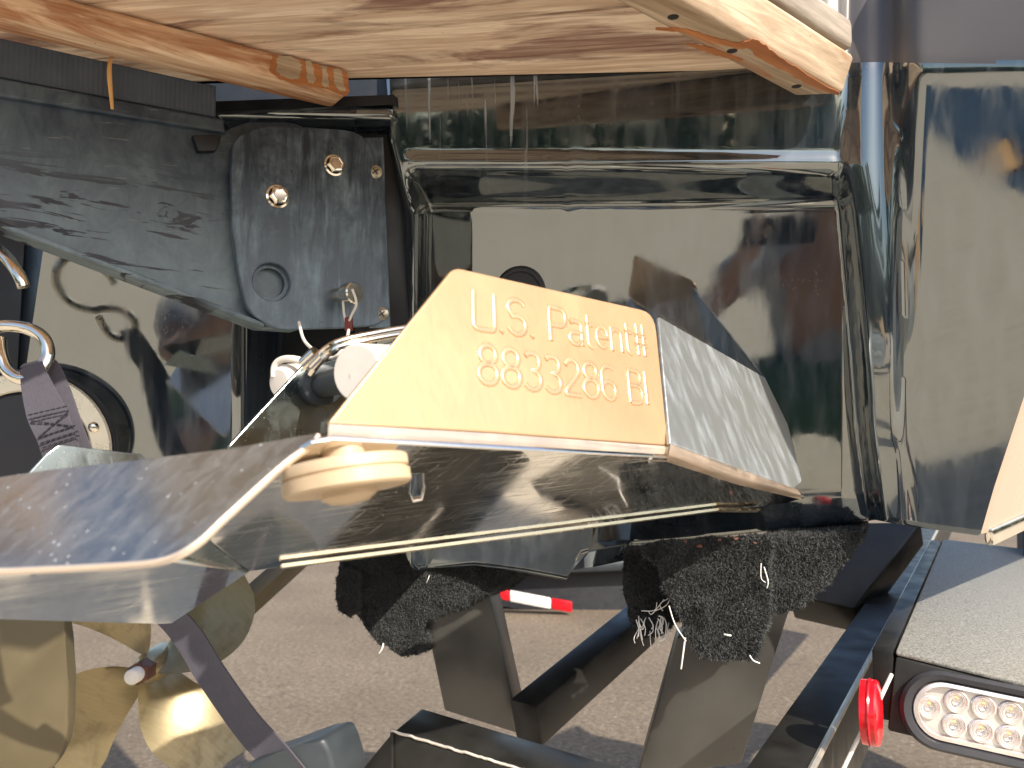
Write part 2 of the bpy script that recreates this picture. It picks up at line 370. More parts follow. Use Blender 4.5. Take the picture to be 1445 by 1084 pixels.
holes = t.math('MULTIPLY', t.ramp(t.voro(t.mapping(scale=(1, 1, 0.7), world=True), 120), [(0.10, 1.0), (0.15, 0.0)]), t.ramp(t.noise(p, 30, 2), [(0.62, 0.0), (0.66, 1.0)]))
t.set(Base_Color=t.mix(holes, c, (0.01, 0.01, 0.01)), Roughness=t.maprange(pat, 0, 1, 0.35, 0.65)); t.bump(pat, 0.2, 0.0005); M['bplate'] = t.m
# ribbed rubber pad
t = NT('ribbed_grey_rubber'); v = t.mapping(scale=(1, 1, 1), rot=(0, 0, rad(33)), world=True); x = t.sep(v)[0]
w = t.math('SINE', t.math('MULTIPLY', x, 1400.0)); t.set(Base_Color=t.ramp(t.noise(t.mapping(), 30, 4), [(0.3, (0.050, 0.064, 0.088)), (0.7, (0.072, 0.088, 0.118))]), Roughness=0.7)
t.bump(w, 0.5, 0.0004); M['pad'] = t.m
# woven strap
t = NT('purple_grey_webbing'); v = t.mapping(); a = t.noise(t.mapping(scale=(900, 900, 250)), 1.0, 2); b = t.noise(v, 40, 3)
t.set(Base_Color=t.mix(a, t.ramp(b, [(0.3, (0.030, 0.027, 0.037)), (0.7, (0.048, 0.043, 0.057))]), (0.075, 0.068, 0.085)), Roughness=0.8, Sheen_Weight=0.15); t.bump(a, 0.4, 0.0006); M['strap'] = t.m
# carpet
t = NT('black_carpet'); p = t.mapping(world=True); n = t.noise(p, 130, 4); bits = t.math('MULTIPLY', t.ramp(t.voro(p, 75), [(0.10, 1.0), (0.14, 0.0)]), t.ramp(t.noise(p, 22, 2), [(0.60, 0.0), (0.66, 1.0)]))
t.set(Base_Color=t.mix(bits, t.ramp(n, [(0.3, (0.006, 0.007, 0.007)), (0.7, (0.026, 0.028, 0.027))]), (0.22, 0.10, 0.05)), Roughness=0.95, Sheen_Weight=0.15)
t.bump(n, 0.9, 0.003); M['carpet'] = t.m
M['fibre'] = plain('black_carpet_fibre', (0.050, 0.052, 0.050), 0.8, 0, 0.5, 40)
t = NT('speckled_grey_coating'); p = t.mapping(world=True); n = t.noise(p, 420, 3, 0.7); n2 = t.noise(p, 5, 3)
t.set(Base_Color=t.mix(t.maprange(n2, 0.3, 0.7, 0.0, 0.3), t.ramp(n, [(0.36, (0.09, 0.09, 0.08)), (0.52, (0.20, 0.19, 0.165)), (0.66, (0.31, 0.30, 0.26))]), (0.18, 0.17, 0.145)), Roughness=0.6); t.bump(n, 0.6, 0.001); M['speckle'] = t.m
# ground: pinkish tan gravelly asphalt
t = NT('tan_ground'); p = t.mapping(world=True); n = t.noise(p, 55, 8, 0.7); n2 = t.noise(p, 1.4, 5, 0.6); st = t.voro(p, 60)
c = t.ramp(n, [(0.28, (0.060, 0.043, 0.028)), (0.50, (0.158, 0.121, 0.082)), (0.72, (0.29, 0.23, 0.165))])
c = t.mix(t.maprange(n2, 0.38, 0.66, 0.0, 0.6), c, (0.098, 0.072, 0.048)); st2 = t.voro(p, 21); c = t.mix(t.math('MULTIPLY', t.ramp(st2, [(0.05, 1.0), (0.13, 0.0)]), 0.55), c, (0.36, 0.31, 0.25)); c = t.mix(t.math('MULTIPLY', t.ramp(t.noise(p, 9, 4), [(0.60, 0.0), (0.70, 1.0)]), 0.45), c, (0.055, 0.042, 0.032)); c = t.mix(t.math('MULTIPLY', t.ramp(st, [(0.08, 1.0), (0.16, 0.0)]), 0.5), c, (0.42, 0.37, 0.31))
t.set(Base_Color=c, Roughness=0.9); t.bump(n, 0.7, 0.006); M['ground'] = t.m
t = NT('pale_concrete'); p = t.mapping(world=True); n = t.noise(p, 40, 7, 0.65); n2 = t.noise(p, 0.9, 4, 0.6)
t.set(Base_Color=t.mix(t.maprange(n2, 0.35, 0.7, 0.0, 0.35), t.ramp(n, [(0.3, (0.41, 0.35, 0.265)), (0.7, (0.60, 0.52, 0.40))]), (0.43, 0.37, 0.29)), Roughness=0.9); t.bump(n, 0.4, 0.003); M['concrete'] = t.m
# tail-light lens
t = NT('clear_lens'); t.set(Base_Color=(0.93, 0.90, 0.87), Roughness=0.06, IOR=1.49, Transmission_Weight=1.0); M['lens'] = t.m
t = NT('silver_reflector'); v = t.mapping(); t.set(Base_Color=t.ramp(t.noise(v, 60, 2), [(0.3, (0.70, 0.64, 0.60)), (0.7, (0.88, 0.82, 0.77))]), Metallic=0.65, Roughness=0.25); M['reflector'] = t.m
M['led'] = plain('yellow_led', (0.85, 0.68, 0.25), 0.35)
M['leaf'] = plain('green_leaf', (0.040, 0.075, 0.030), 0.6, 0, 0.6, 2.0); M['bark'] = plain('bark', (0.10, 0.075, 0.055), 0.9, 0, 0.3)

# ------------------------------------------------------------------ ground
bm = bmesh.new()
S = [-400, -60, -15, -5, -2, 0, 2, 5, 15, 60, 400]
G = [[bm.verts.new((x, y, 0)) for x in S] for y in S]
for i in range(len(S) - 1):
    for j in range(len(S) - 1): bm.faces.new((G[i][j], G[i][j + 1], G[i + 1][j + 1], G[i + 1][j]))
put('ground', bm_mesh(bm), M['ground'], kind='structure', smooth=0)

# added pale surface around the viewer, bounces light onto platform and hull
bm = bmesh.new(); XS = [-45, -12, -6, -3, -1, 1, 3, 6, 12, 45]; YS = [-30, -12, -5, -2, -0.5, 1.85]
G = [[bm.verts.new((x, y, 0.006)) for x in XS] for y in YS]
for i in range(len(YS) - 1):
    for j in range(len(XS) - 1): bm.faces.new((G[i][j], G[i][j + 1], G[i + 1][j + 1], G[i + 1][j]))
put('pavement', bm_mesh(bm), M['concrete'], kind='structure', smooth=0)

# ------------------------------------------------------------------ boat
boat = thing('boat', 'glossy black stern of a boat with a moulded recess, sitting on the trailer', 'boat', (0, 1.2, 0.4))
tl = rad(9.5)
P0 = Plane(W(860, 600, 0.97), (-math.sin(rad(7.5)) * math.cos(tl), -math.cos(rad(7.5)) * math.cos(tl), -math.sin(tl)))
PXB = [540, 566, 582, 670, 740, 800, 806, 816, 880, 1000, 1130, 1225, 1238, 1300, 1384]
PYB = [768, 772, 803, 797, 806, 817, 806, 782, 767, 757, 743, 733, 731, 742, 753]
def hull_d(px, py):
    d = (P0.hit(px, py) - O).y
    bx = interp(py, [230, 300, 600, 735], [1178, 1190, 1216, 1234])
    e = interp(py, [90, 200, 240, 300, 800], [550, 556, 566, 582, 578])
    mL = sm(e + 2, e + 26, px); mT = sm(234, 294, py); mR = 1 - sm(bx - 8, bx + 18, px)
    d += (0.040 + max(0, 1190 - px) * 0.00083 * math.tan(rad(9)) + max(0, py - 290) * 0.00083 * math.tan(rad(3.5))) * mL * mT * mR
    d += 0.075 * (1 - sm(e - 26, e + 2, px)) ** 1.5
    d -= 0.0035 * math.exp(-((py - 229) / 8.0) ** 2) * mL * mR
    d += 0.010 * sm(690, 800, py) * mR                              # tucks under towards the bottom lip
    wq = sm(1236, 1300, px)
    d -= 0.012 * sm(bx + 4, bx + 50, px)
    k = px - 1262; d -= 0.00027 * (10 * math.log(1 + math.exp(min(k / 10, 40)))) * 1.0
    wc = sm(bx + 2, bx + 22, px) * (1 - sm(1258, 1276, px)) * (1 - sm(470, 640, py))
    d -= math.tan(rad(6.0)) * (min(py, 520) - 165) * 0.00083 * wc
    d -= math.tan(rad(4.0)) * (600 - py) * 0.00083 * wq
    if px > 1120: d += math.tan(rad(17)) * 0.00083 * (6 * math.log(1 + math.exp(min((90 - py) / 6, 40)))) * sm(1120, 1180, px)
    return d
def pxr(py): return interp(py, [-60, 300, 545, 690, 753], [1640, 1540, 1450, 1402, 1384])
cols = [532, 538, 543, 548, 552, 556, 560, 564, 568, 572, 576, 580, 584, 588, 592, 596, 600, 604, 608, 613] + list(range(620, 1160, 10)) + list(range(1162, 1300, 3)) + list(range(1304, 1385, 10))
rows = [i / 150 for i in range(151)]
grid = []
for c in cols:
    line = []
    pb = interp(c, PXB, PYB)
    for v in rows:
        py = -60 + v * (pb + 60)
        px = c if c <= 1262 else 1262 + (c - 1262) * (pxr(py) - 1262) / (1384 - 1262)
        line.append((W(px, py, hull_d(px, py)), px, py))
    grid.append(line)
def hull_piece(want):
    bm = bmesh.new(); vs = {}
    def V(i, j):
        if (i, j) not in vs: vs[i, j] = bm.verts.new(grid[i][j][0])
        return vs[i, j]
    for i in range(len(cols) - 1):
        for j in range(len(rows) - 1):
            up = grid[i][j + 1][2] < 90 and grid[i][j][1] > 1150
            if up == want: bm.faces.new((V(i, j), V(i + 1, j), V(i + 1, j + 1), V(i, j + 1)))
    return bm, vs
bm, vs = hull_piece(True); put('upper_band', bm_mesh(bm), M['band'], boat, smooth=60, label='grey satin band above the black hull')
bm, vs = hull_piece(False)
# bottom lip turns forward under the hull
prev = [vs[i, len(rows) - 1] for i in range(len(cols))]
for k, (dy, dz) in enumerate(((0.006, -0.003), (0.03, 0.0), (0.55, 0.03))):
    cur = [bm.verts.new(v.co + Vector((0, dy, dz))) for v in prev]
    for i in range(len(cur) - 1): bm.faces.new((prev[i], prev[i + 1], cur[i + 1], cur[i]))
    prev = cur
hull = put('transom', bm_mesh(bm), M['hull'], boat, smooth=60)
# left transom panel
PL = Plane(W(200, 520, 1.0), (0.28, -0.94, -0.17))
bm = bmesh.new(); g = []
for i in range(31):
    line = []
    for j in range(21):
        py = 200 + 560 * j / 20; xl = 50 - (py - 360) * 0.15; px = xl + (347 - xl) * i / 30; p = PL.hit(px, py)
        if i == 0: p = p + Vector((0, 0.015, 0))
        if px > 336: p = p + Vector((0, 0.02 * ((px - 336) / 11) ** 2, 0))
        line.append(bm.verts.new(p))
    g.append(line)
for i in range(30):
    for j in range(20): bm.faces.new((g[i][j], g[i + 1][j], g[i + 1][j + 1], g[i][j + 1]))
a = g[-1]; b = [bm.verts.new(v.co + Vector((0.01, 0.12, 0))) for v in a]
for j in range(20): bm.faces.new((a[j], b[j], b[j + 1], a[j + 1]))
put('transom_panel', bm_mesh(bm), M['hull_plain'], boat, smooth=60, label='left half of the glossy stern mirroring the tan ground')
put('transom_rib', prism([W(-160, 180, 0.99), W(44, 180, 1.0), W(12, 760, 1.0), W(-160, 760, 0.99)], (0.0, 0.05, 0), 0.004), M['well'], boat)
# dark well between the two panels, its ceiling
put('bracket_well', join_bm([prism([W(250, 60, 1.16), W(640, 60, 1.16), W(640, 740, 1.16), W(250, 690, 1.16)], (0, 0.02, 0)),
    prism([W(296, 158, 0.91), W(556, 148, 0.93), W(600, 200, 1.17), W(270, 200, 1.17)], (0, 0, 0.012))]), M['well'], boat)
put('well_rim', prism([W(304, 141, 0.93), W(556, 150, 0.93), W(556, 168, 0.93), W(304, 164, 0.93)], (0, 0.05, 0.0), 0.006, 3), M['hull_plain'], boat)
# hull side beyond the sharp chine
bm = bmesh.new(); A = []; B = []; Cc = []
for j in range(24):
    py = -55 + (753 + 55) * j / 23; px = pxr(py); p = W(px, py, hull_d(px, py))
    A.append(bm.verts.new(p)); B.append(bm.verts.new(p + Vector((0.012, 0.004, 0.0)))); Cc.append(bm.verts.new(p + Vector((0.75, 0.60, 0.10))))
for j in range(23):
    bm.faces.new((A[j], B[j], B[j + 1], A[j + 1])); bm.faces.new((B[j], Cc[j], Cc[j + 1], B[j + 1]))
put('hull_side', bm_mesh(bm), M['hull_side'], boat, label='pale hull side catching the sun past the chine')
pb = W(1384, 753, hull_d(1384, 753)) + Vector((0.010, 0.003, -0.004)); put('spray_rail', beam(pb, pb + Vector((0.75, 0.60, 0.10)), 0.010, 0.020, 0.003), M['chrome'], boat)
# drain port on the recess panel
pc = W(735, 412, hull_d(735, 412) - 0.001)
pt = put('drain_port', lathe([(0.034, 0), (0.034, 0.003), (0.031, 0.0055), (0.027, 0.0055), (0.025, 0.003), (0, 0.003)], pc, P0.n, 32), M['rubber'], boat)
# strake under the hull seen through the notch
put('spray_strake', prism([W(806, 806, 0.99), W(830, 778, 1.02), W(885, 768, 1.06), W(890, 790, 1.06), W(840, 800, 1.0)], (0.06, 0.25, 0.0), 0.002), M['hull_plain'], boat)

# ------------------------------------------------------------------ swim platform
plat = thing('swim_platform', 'weathered teak swim platform seen from below at the top, with battens and peeling orange varnish', 'swim platform', (0.0, 0.8, CAMZ + 0.395))
ZT = CAMZ + 0.395
def rb(d): return 0.362 + 1.109 * (d - 0.875)        # outer edge on the right, x for a depth
def seam(x, off): return 0.774 - 0.2 * x - off
def on_right(off):                                    # where a seam meets the outer edge
    x = (0.362 + 1.109 * (0.774 - off - 0.875)) / (1 + 1.109 * 0.2); return Vector((x, seam(x, off), ZT))
inner = lambda x: 0.902 - 0.046 * x
xr = rb(inner(0.37)); lines = [-9, 0.0, 0.105, 0.21, 0.315]
for i in range(4):
    if i == 0: q = [Vector((-0.95, inner(-0.95), ZT)), Vector((xr, inner(xr), ZT)), on_right(0.0005), Vector((-0.95, seam(-0.95, 0.0005), ZT))]
    else: q = [Vector((-0.95, seam(-0.95, lines[i] + 0.0012), ZT)), on_right(lines[i] + 0.0012), on_right(lines[i + 1] - 0.0005), Vector((-0.95, seam(-0.95, lines[i + 1] - 0.0005), ZT))]
    put('board', prism([p + Vector((0, 0, 0.0)) for p in q], (0, 0, 0.034), 0.0025), M['board'], plat)
# unseen outer boards, shaped with a gap so the left wing mirrors sky
for x0, x1 in ((-0.95, -0.735), (-0.56, None)):
    o0, o1 = lines[4] + 0.0012, lines[4] + 0.16
    e0 = on_right(o0) if x1 is None else Vector((x1, seam(x1, o0), ZT)); e1_ = on_right(o1) if x1 is None else Vector((x1, seam(x1, o1), ZT))
    put('board', prism([Vector((x0, seam(x0, o0), ZT)), e0, e1_, Vector((x0, seam(x0, o1), ZT))], (0, 0, 0.034), 0.0025), M['board'], plat)
# right batten: bottom at +0.353, sunlit outer side
zb = CAMZ + 0.353
dirb = Vector((0.2185, 0.197, 0)).normalized(); nb = Vector((dirb.y, -dirb.x, 0))       # outwards (right, towards us)
e_out = Wz(1193, 134, zb); e_in = Wz(1121, 137, zb)
q = [e_in, e_out, e_out - dirb * 0.62, e_in - dirb * 0.62]
bmm = prism(q, (0, 0, ZT - zb - 0.0006), 0.006, 3)
for v in bmm.vertices:
    if v.co.z > (ZT + zb) / 2 and (v.co - e_in).dot(nb) > (e_out - e_in).dot(nb) * 0.5: v.co += nb * 0.011
bat = put('batten', bmm, M['batten'], plat, label='right batten with a sunlit outer face and black screw holes')
q2 = [Vector((p.x, p.y, ZT + 0.0345)) for p in (e_out - nb * 0.06 - dirb * 0.01, e_out + nb * 0.0125 - dirb * 0.002, e_out + nb * 0.0125 - dirb * 0.62, e_out - nb * 0.06 - dirb * 0.62)]
put('edge_board', prism([p - Vector((0, 0, 0.0345 - 0.0008)) for p in q2], (0, 0, 0.036), 0.009, 3), M['grey_wood'], plat, label='grey weathered edge above the batten')
for px, py in ((950, 24), (1033, 72), (1124, 122)):
    c0 = Wz(px, py, zb); put('screw_hole', lathe([(0.0078, 0.0), (0.0062, -0.0012), (0.005, 0.0006), (0, 0.0006)], c0 + Vector((0, 0, 0.0004)), (0, 0, -1), 16), M['hole'], bat)
# varnish remnants: thin flakes lying on batten
def flake(pts, z, mat, parent, th=0.0006, name='varnish_flake'):
    P = [Wz(x, y, z) for x, y in pts]; return put(name, prism(P, (0, 0, -th)), mat, parent, smooth=0)
def ribbon_px(path, widths, jag=0.3):
    L = []; Rr = []
    for k, ((x, y), w) in enumerate(zip(path, widths)):
        x2, y2 = path[min(k + 1, len(path) - 1)]; x1, y1 = path[max(k - 1, 0)]; l = math.hypot(x2 - x1, y2 - y1); nx, ny = -(y2 - y1) / l, (x2 - x1) / l
        L.append((x + nx * w * (0.5 + random.uniform(-jag, jag) * .5), y + ny * w * (0.5 + random.uniform(-jag, jag) * .5))); Rr.append((x - nx * w * (0.5 + random.uniform(-jag, jag) * .5), y - ny * w * (0.5 + random.uniform(-jag, jag) * .5)))
    return L + Rr[::-1]
def dens(path, n):
    s = spline([Vector((x, y, 0)) for x, y in path], n); return [(p.x, p.y) for p in s]
pa = dens([(925, 40), (965, 43), (1005, 55), (1040, 64), (1062, 62), (1085, 78), (1120, 100), (1155, 121), (1184, 132)], 6)
flake(ribbon_px(pa, [interp(k / (len(pa) - 1), [0, .2, .45, .55, .8, 1], [3, 7, 9, 20, 12, 4]) for k in range(len(pa))]), zb - 0.0003, M['varnish'], bat)
pa = dens([(968, 62), (1000, 70), (1030, 80), (1048, 85)], 6)
flake(ribbon_px(pa, [interp(k / (len(pa) - 1), [0, .4, 1], [2, 8, 2]) for k in range(len(pa))]), zb - 0.0003, M['varnish'], bat)
# left beam
zl = CAMZ + 0.364
dl = Vector((0.27, 0.184, 0)).normalized(); nl = Vector((dl.y, -dl.x, 0))
r_near = Wz(492, 137, zl); r_far = Wz(455, 152, zl)
wv = (r_far - r_near); wv = nl * wv.dot(nl)
q = [r_near, r_near + wv, r_near + wv - dl * 0.75, r_near - dl * 0.75]
lbm = put('batten', prism(q, (0, 0, ZT - zl - 0.0006), 0.008, 3), M['beam'], plat, label='left batten with patches of orange varnish at its end')
# bare pale patches and varnish on the visible side face of the left beam
PS = Plane(r_near + nl * 0.0007, nl); PS0 = Plane(r_near + nl * 0.0003, nl)
vp = dens([(386, 77), (420, 84), (455, 92), (488, 102), (490, 134), (470, 129), (440, 122), (405, 116), (390, 108), (380, 98), (386, 77)], 4)[:-1]
put('varnish_patch', prism([PS0.hit(x + random.uniform(-1.5, 1.5), y + random.uniform(-1, 1)) for x, y in vp], nl * 0.0003), M['varnish'], lbm, smooth=0)
def side_flake(pts, mat, nm):
    P = [PS.hit(x, y) for x, y in pts]; put(nm, prism(P, nl * 0.0005), mat, lbm, smooth=0)
for pts in ([(392, 78), (420, 84), (425, 96), (420, 112), (392, 104)], [(430, 86), (440, 88), (444, 116), (434, 114)], [(452, 92), (461, 95), (463, 121), (455, 119)], [(470, 98), (482, 101), (486, 127), (474, 124)]):
    dd = dens(pts + [pts[0]], 4)[:-1]
    dd = [(x + random.uniform(-2.2, 2.2), y + random.uniform(-1.6, 1.6)) for x, y in dens(pts + [pts[0]], 7)[:-1]]
    side_flake(dd, M['batten'], 'bare_patch')

# ------------------------------------------------------------------ platform bracket
brk = thing('platform_bracket', 'weathered black hinged bracket arm under the teak platform, bolted to the stern', 'bracket', (-0.3, 0.9, CAMZ + 0.1))
nA = Vector((0.108, -0.164, 0)).normalized(); dA = Vector((0.164, 0.108, 0)).normalized()
PA = Plane(Wz(305, 120, CAMZ + 0.364), nA)
pad = [PA.hit(x, y) for x, y in ((-60, 40), (305, 121), (305, 166), (-60, 98))]
put('rubber_pad', plate(pad, nA, 0.045, 0.002), M['pad'], brk)
PA1 = Plane(PA.p + nA * 0.004, nA)
put('arm_flange', plate([PA1.hit(x, y) for x, y in ((-60, 98), (316, 168), (319, 188), (-60, 126))], nA, 0.05, 0.003), M['bracket'], brk)
PA2 = Plane(PA.p - nA * 0.003, nA)
put('arm', plate([PA2.hit(x, y) for x, y in ((-60, 122), (322, 185), (470, 250), (500, 440), (420, 466), (368, 463), (-60, 300))], nA, 0.03, 0.002), M['bracket'], brk)
bot = [PA2.hit(x, y) for x, y in ((-60, 300), (368, 463))]
put('arm_lip', beam(bot[0] + nA * 0.004 + Vector((0, 0, 0.002)), bot[1] + nA * 0.004 + Vector((0, 0, 0.002)), 0.02, 0.005, 0.0015), M['bracket'], brk)
PH = Plane(PA.p + nA * 0.014, nA)
def px_circle(plane, cx, cy, r, k=26):
    c = plane.hit(cx, cy); return circle3(c, plane.n, r, k)
hole = px_circle(PH, 384, 398, 0.0205)
hp = [PH.hit(x, y) for x, y in ((331, 186), (420, 176), (520, 192), (545, 458), (398, 466), (336, 425))]
hp2 = [PH.hit(x, y) for x, y in ((327, 240), (331, 192), (372, 178), (430, 179), (525, 186), (552, 458), (480, 463), (392, 466), (348, 440), (328, 330))]
put('hinge_plate', plate(hp2, nA, 0.011, 0.0015, [hole], r=0.05), M['bplate'], brk)
put('bushing', bm_mesh(lathe_bm([(0.0203, 0.0), (0.0203, -0.03), (0.0165, -0.03), (0.0165, -0.004), (0.0203, -0.004)], PH.hit(384, 398) - nA * 0.004, nA, 28)), M['bplate'], brk)
PB = Plane(PA.p - nA * 0.018, nA)
put('back_hinge_plate', plate([PB.hit(x, y) for x, y in ((300, 250), (302, 190), (350, 172), (440, 172), (470, 450), (330, 420))], nA, 0.010, 0.0015, r=0.035), M['bracket'], brk)
put('stop_block', prism([PA.hit(270, 192) + nA * 0.006, PA.hit(312, 192) + nA * 0.006, PA.hit(304, 215) + nA * 0.006, PA.hit(278, 216) + nA * 0.006], -nA * 0.02, 0.002), M['well'], brk)
def bolt(px, py, pl, s=1.0):
    c0 = pl.hit(px, py); ax = pl.n
    m = [lathe([(0.0125 * s, 0), (0.0122 * s, 0.0022 * s), (0.0100 * s, 0.003 * s)], c0, ax, 28)]
    m.append(lathe([(0.0098 * s, 0.002 * s), (0.0098 * s, 0.009 * s), (0.0086 * s, 0.0102 * s), (0.0070 * s, 0.0104 * s), (0.0062 * s, 0.0094 * s), (0, 0.0092 * s)], c0, ax, 6, ref=(0.3, 0.2, 1)))
    return put('bolt', join_bm(m), M['chrome'], brk, smooth=25)
bolt(391, 278, PH, 1.05); bolt(471, 234, PH, 1.0)
# upright strip with cross-head screws on the well wall
PSx = Plane(W(530, 330, 0.945), (0.12, -1, -0.03))
put('mounting_strip', plate([PSx.hit(x, y) for x, y in ((513, 194), (541, 193), (551, 462), (521, 463))], PSx.n, 0.006, 0.0015), M['bplate'], brk)
put('mounting_angle', prism([W(500, 186, 0.965), W(556, 190, 0.965), W(585, 300, 0.985), W(583, 470, 0.985), W(500, 470, 0.965)], (0, 0.02, 0), 0.002), M['well'], brk)
for px, py in ((530, 243), (539, 443)):
    c0 = PSx.hit(px, py); sc = put('screw', lathe([(0.0082, 0), (0.0078, 0.0016), (0.005, 0.0030), (0, 0.0034)], c0, PSx.n, 20), M['screw'], brk)
    a = Vector((1, 0.12, 0)).normalized(); u = Vector((0, 0, 1))
    for q, w in ((a * .8 + u * .6, 1), (a * -.6 + u * .8, 1)): put('slot', beam(c0 + PSx.n * 0.0030 - q.normalized() * 0.0042, c0 + PSx.n * 0.0030 + q.normalized() * 0.0042, 0.0014, 0.0012, 0.0, up=PSx.n), M['hole'], sc)
# hinge pin with its lanyard
pin0 = PH.hit(474, 417); pax = (W(503, 413, 0.872) - W(474, 417, 0.895)).normalized()
pin = put('hinge_pin', lathe([(0.008, -0.012), (0.008, 0.018), (0.0118, 0.019), (0.0122, 0.021), (0.0122, 0.033), (0.0108, 0.0346), (0, 0.0346)], pin0, pax, 26), M['chrome'], brk)
dp = (pin0 - O).y - 0.02
lan = spline([W(484, 425, dp), W(486, 445, dp - .002), W(490, 458, dp - .004), W(496, 445, dp - .012), W(503, 428, dp - .02), W(497, 408, dp - 0.024)], 8)
put('lanyard', tube(lan, 0.0014, 8), M['white_plastic'], brk)
put('crimp', prism([W(486, 448, dp - .009), W(496, 446, dp - .009), W(497, 466, dp - .009), W(486, 467, dp - .009)], (0, 0.008, 0), 0.001), M['crimp'], brk)

# dry stalk caught under the platform
st = thing('dry_stalk', 'single dry straw-coloured stalk hanging against the ribbed rubber pad', 'plant stalk', tuple(PA.hit(155, 120)))
pth = spline([PA.hit(156, 84) + nA * .006, PA.hit(153, 97) + nA * .009, PA.hit(152.5, 112) + nA * .010, PA.hit(154, 132) + nA * .010, PA.hit(157, 158) + nA * .008], 6)
put('stem', tube(pth, 0.0019, 8, scale=lambda k: 0.75 + 0.5 * math.sin(k * 3.0)), M['straw'], st)

# ------------------------------------------------------------------ stainless wake plate
wp = thing('wake_plate', 'bent stainless steel wake plate with stamped lettering, hinged at the stern', 'trim plate', (0.1, 0.6, CAMZ - 0.03))
A = W(462, 622, 0.445); B = W(942, 646, 0.67); Cp = W(1136, 702, 0.985)
PM = plane3(A, B, Cp)
base_px = [(470, 622), (942, 646), (1136, 703), (1105, 711), (1068, 716), (700, 762), (398, 801), (350, 807), (296, 764), (318, 700), (440, 628)]
slot = [PM.hit(x, y) for x, y in ((582, 668), (597, 669), (598, 690), (594, 706), (585, 708), (579, 695))]
put('base_panel', plate([PM.hit(x, y) for x, y in base_px], PM.n, 0.004, 0.0012, [slot]), M['steel'], wp)
ab = (B - A).normalized(); hz = Vector((ab.y, -ab.x, 0)).normalized()
nF = (hz * math.cos(rad(17)) + Vector((0, 0, 1)) * math.sin(rad(17)))
nF = (nF - ab * nF.dot(ab)).normalized()
PF = Plane(A + nF * 0.0, nF)
fl_px = [(458, 607), (643, 377), (928, 437), (943, 640), (700, 624)]
fl_px = [(464, 597), (641, 377), (924, 441), (943, 629), (700, 611)]
flp = [PF.hit(x, y) for x, y in fl_px]
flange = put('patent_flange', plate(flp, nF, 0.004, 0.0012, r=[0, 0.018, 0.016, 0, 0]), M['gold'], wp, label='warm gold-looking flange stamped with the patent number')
# bend between flange and base panel: an arc tangent to both
def bend(pF, pM, corner, nA_, nB_, steps=8):
    rings = []
    for a0, c0, b0 in zip(pF, corner, pM):
        rings.append([(1 - t) ** 2 * a0 + 2 * t * (1 - t) * c0 + t * t * b0 for t in [k / steps for k in range(steps + 1)]])
    bm = bmesh.new(); V = [[bm.verts.new(p) for p in r] for r in rings]
    for i in range(len(V) - 1):
        for j in range(steps): bm.faces.new((V[i][j], V[i + 1][j], V[i + 1][j + 1], V[i][j + 1]))
    bmesh.ops.solidify(bm, geom=list(bm.faces), thickness=0.003)
    return bm_mesh(bm)
pf = [PF.hit(464, 598), PF.hit(700, 612), PF.hit(943, 630)]; corner = [PF.hit(462, 622), PF.hit(700, 634), PF.hit(942, 648)]; pm_ = [PM.hit(462, 627), PM.hit(700, 640), PM.hit(941, 652)]
put('flange_bend', bend(pf, pm_, corner, nF, PM.n), M['steel_edge'], wp)
# stamped lettering, single strokes
def arc(cx, cy, rx, ry, a0, a1, n=8): return [(cx + rx * math.cos(rad(a0 + (a1 - a0) * k / n)), cy + ry * math.sin(rad(a0 + (a1 - a0) * k / n))) for k in range(n + 1)]
GL = {
 'U': (0.72, [[(0, 1), (0, .25)] + arc(.12, .14, .12, .14, 180, 270, 4) + [(.48, 0)] + arc(.48, .14, .12, .14, 270, 360, 4) + [(.6, .25), (.6, 1)]]),
 '.': (0.26, [[(0.05, 0.0), (0.09, 0.05)]]),
 'S': (0.70, [arc(.30, .76, .27, .24, 25, 180, 7) + arc(.30, .28, .28, .26, 120, -160, 10)][0:1]),
 'P': (0.66, [[(0, 0), (0, 1), (.36, 1)] + arc(.36, .74, .20, .26, 90, -90, 8) + [(0, .48)]]),
 'a': (0.60, [arc(.24, .58, .22, .14, 150, 0, 5) + [(.46, .12), (.46, 0)], [(.46, .38), (.2, .38)] + arc(.18, .20, .16, .18, 90, 270, 6) + [(.32, .02), (.46, .14)]]),
 't': (0.40, [[(.10, .95), (.10, .16)] + arc(.22, .14, .12, .14, 180, 280, 4), [(0, .70), (.30, .70)]]),
 'e': (0.60, [[(.02, .38), (.46, .38)] + arc(.24, .38, .22, .32, 10, 300, 12)]),
 'n': (0.56, [[(0, 0), (0, .72)], [(0, .5)] + arc(.21, .52, .20, .18, 160, 0, 5) + [(.41, 0)]]),
 '#': (0.60, [[(.14, 0), (.14, 1)], [(.40, 0), (.40, 1)], [(0, .34), (.54, .34)], [(0, .66), (.54, .66)]]),
 '8': (0.70, [arc(.28, .76, .24, .24, 90, 450, 14), arc(.28, .26, .28, .26, 90, 450, 14)]),
 '3': (0.68, [arc(.25, .76, .25, .24, 150, -90, 9) + arc(.25, .26, .28, .26, 90, -150, 9)[1:]]),
 '2': (0.68, [arc(.27, .72, .25, .28, 160, -20, 8) + [(.02, .10), (.0, 0), (.54, 0)]]),
 '6': (0.70, [arc(.30, .72, .28, .28, 50, 170, 6) + [(.02, .3)] + arc(.28, .27, .26, .27, 180, 540, 12)]),
 'B': (0.66, [[(0, 0), (0, 1), (.32, 1)] + arc(.32, .77, .19, .23, 90, -90, 6) + [(0, .54)], [(.32, .54)] + arc(.32, .27, .22, .27, 90, -90, 6) + [(0, 0)]]),
 'I': (0.24, [[(0.06, 0), (0.06, 1)]]), ' ': (0.42, [])}
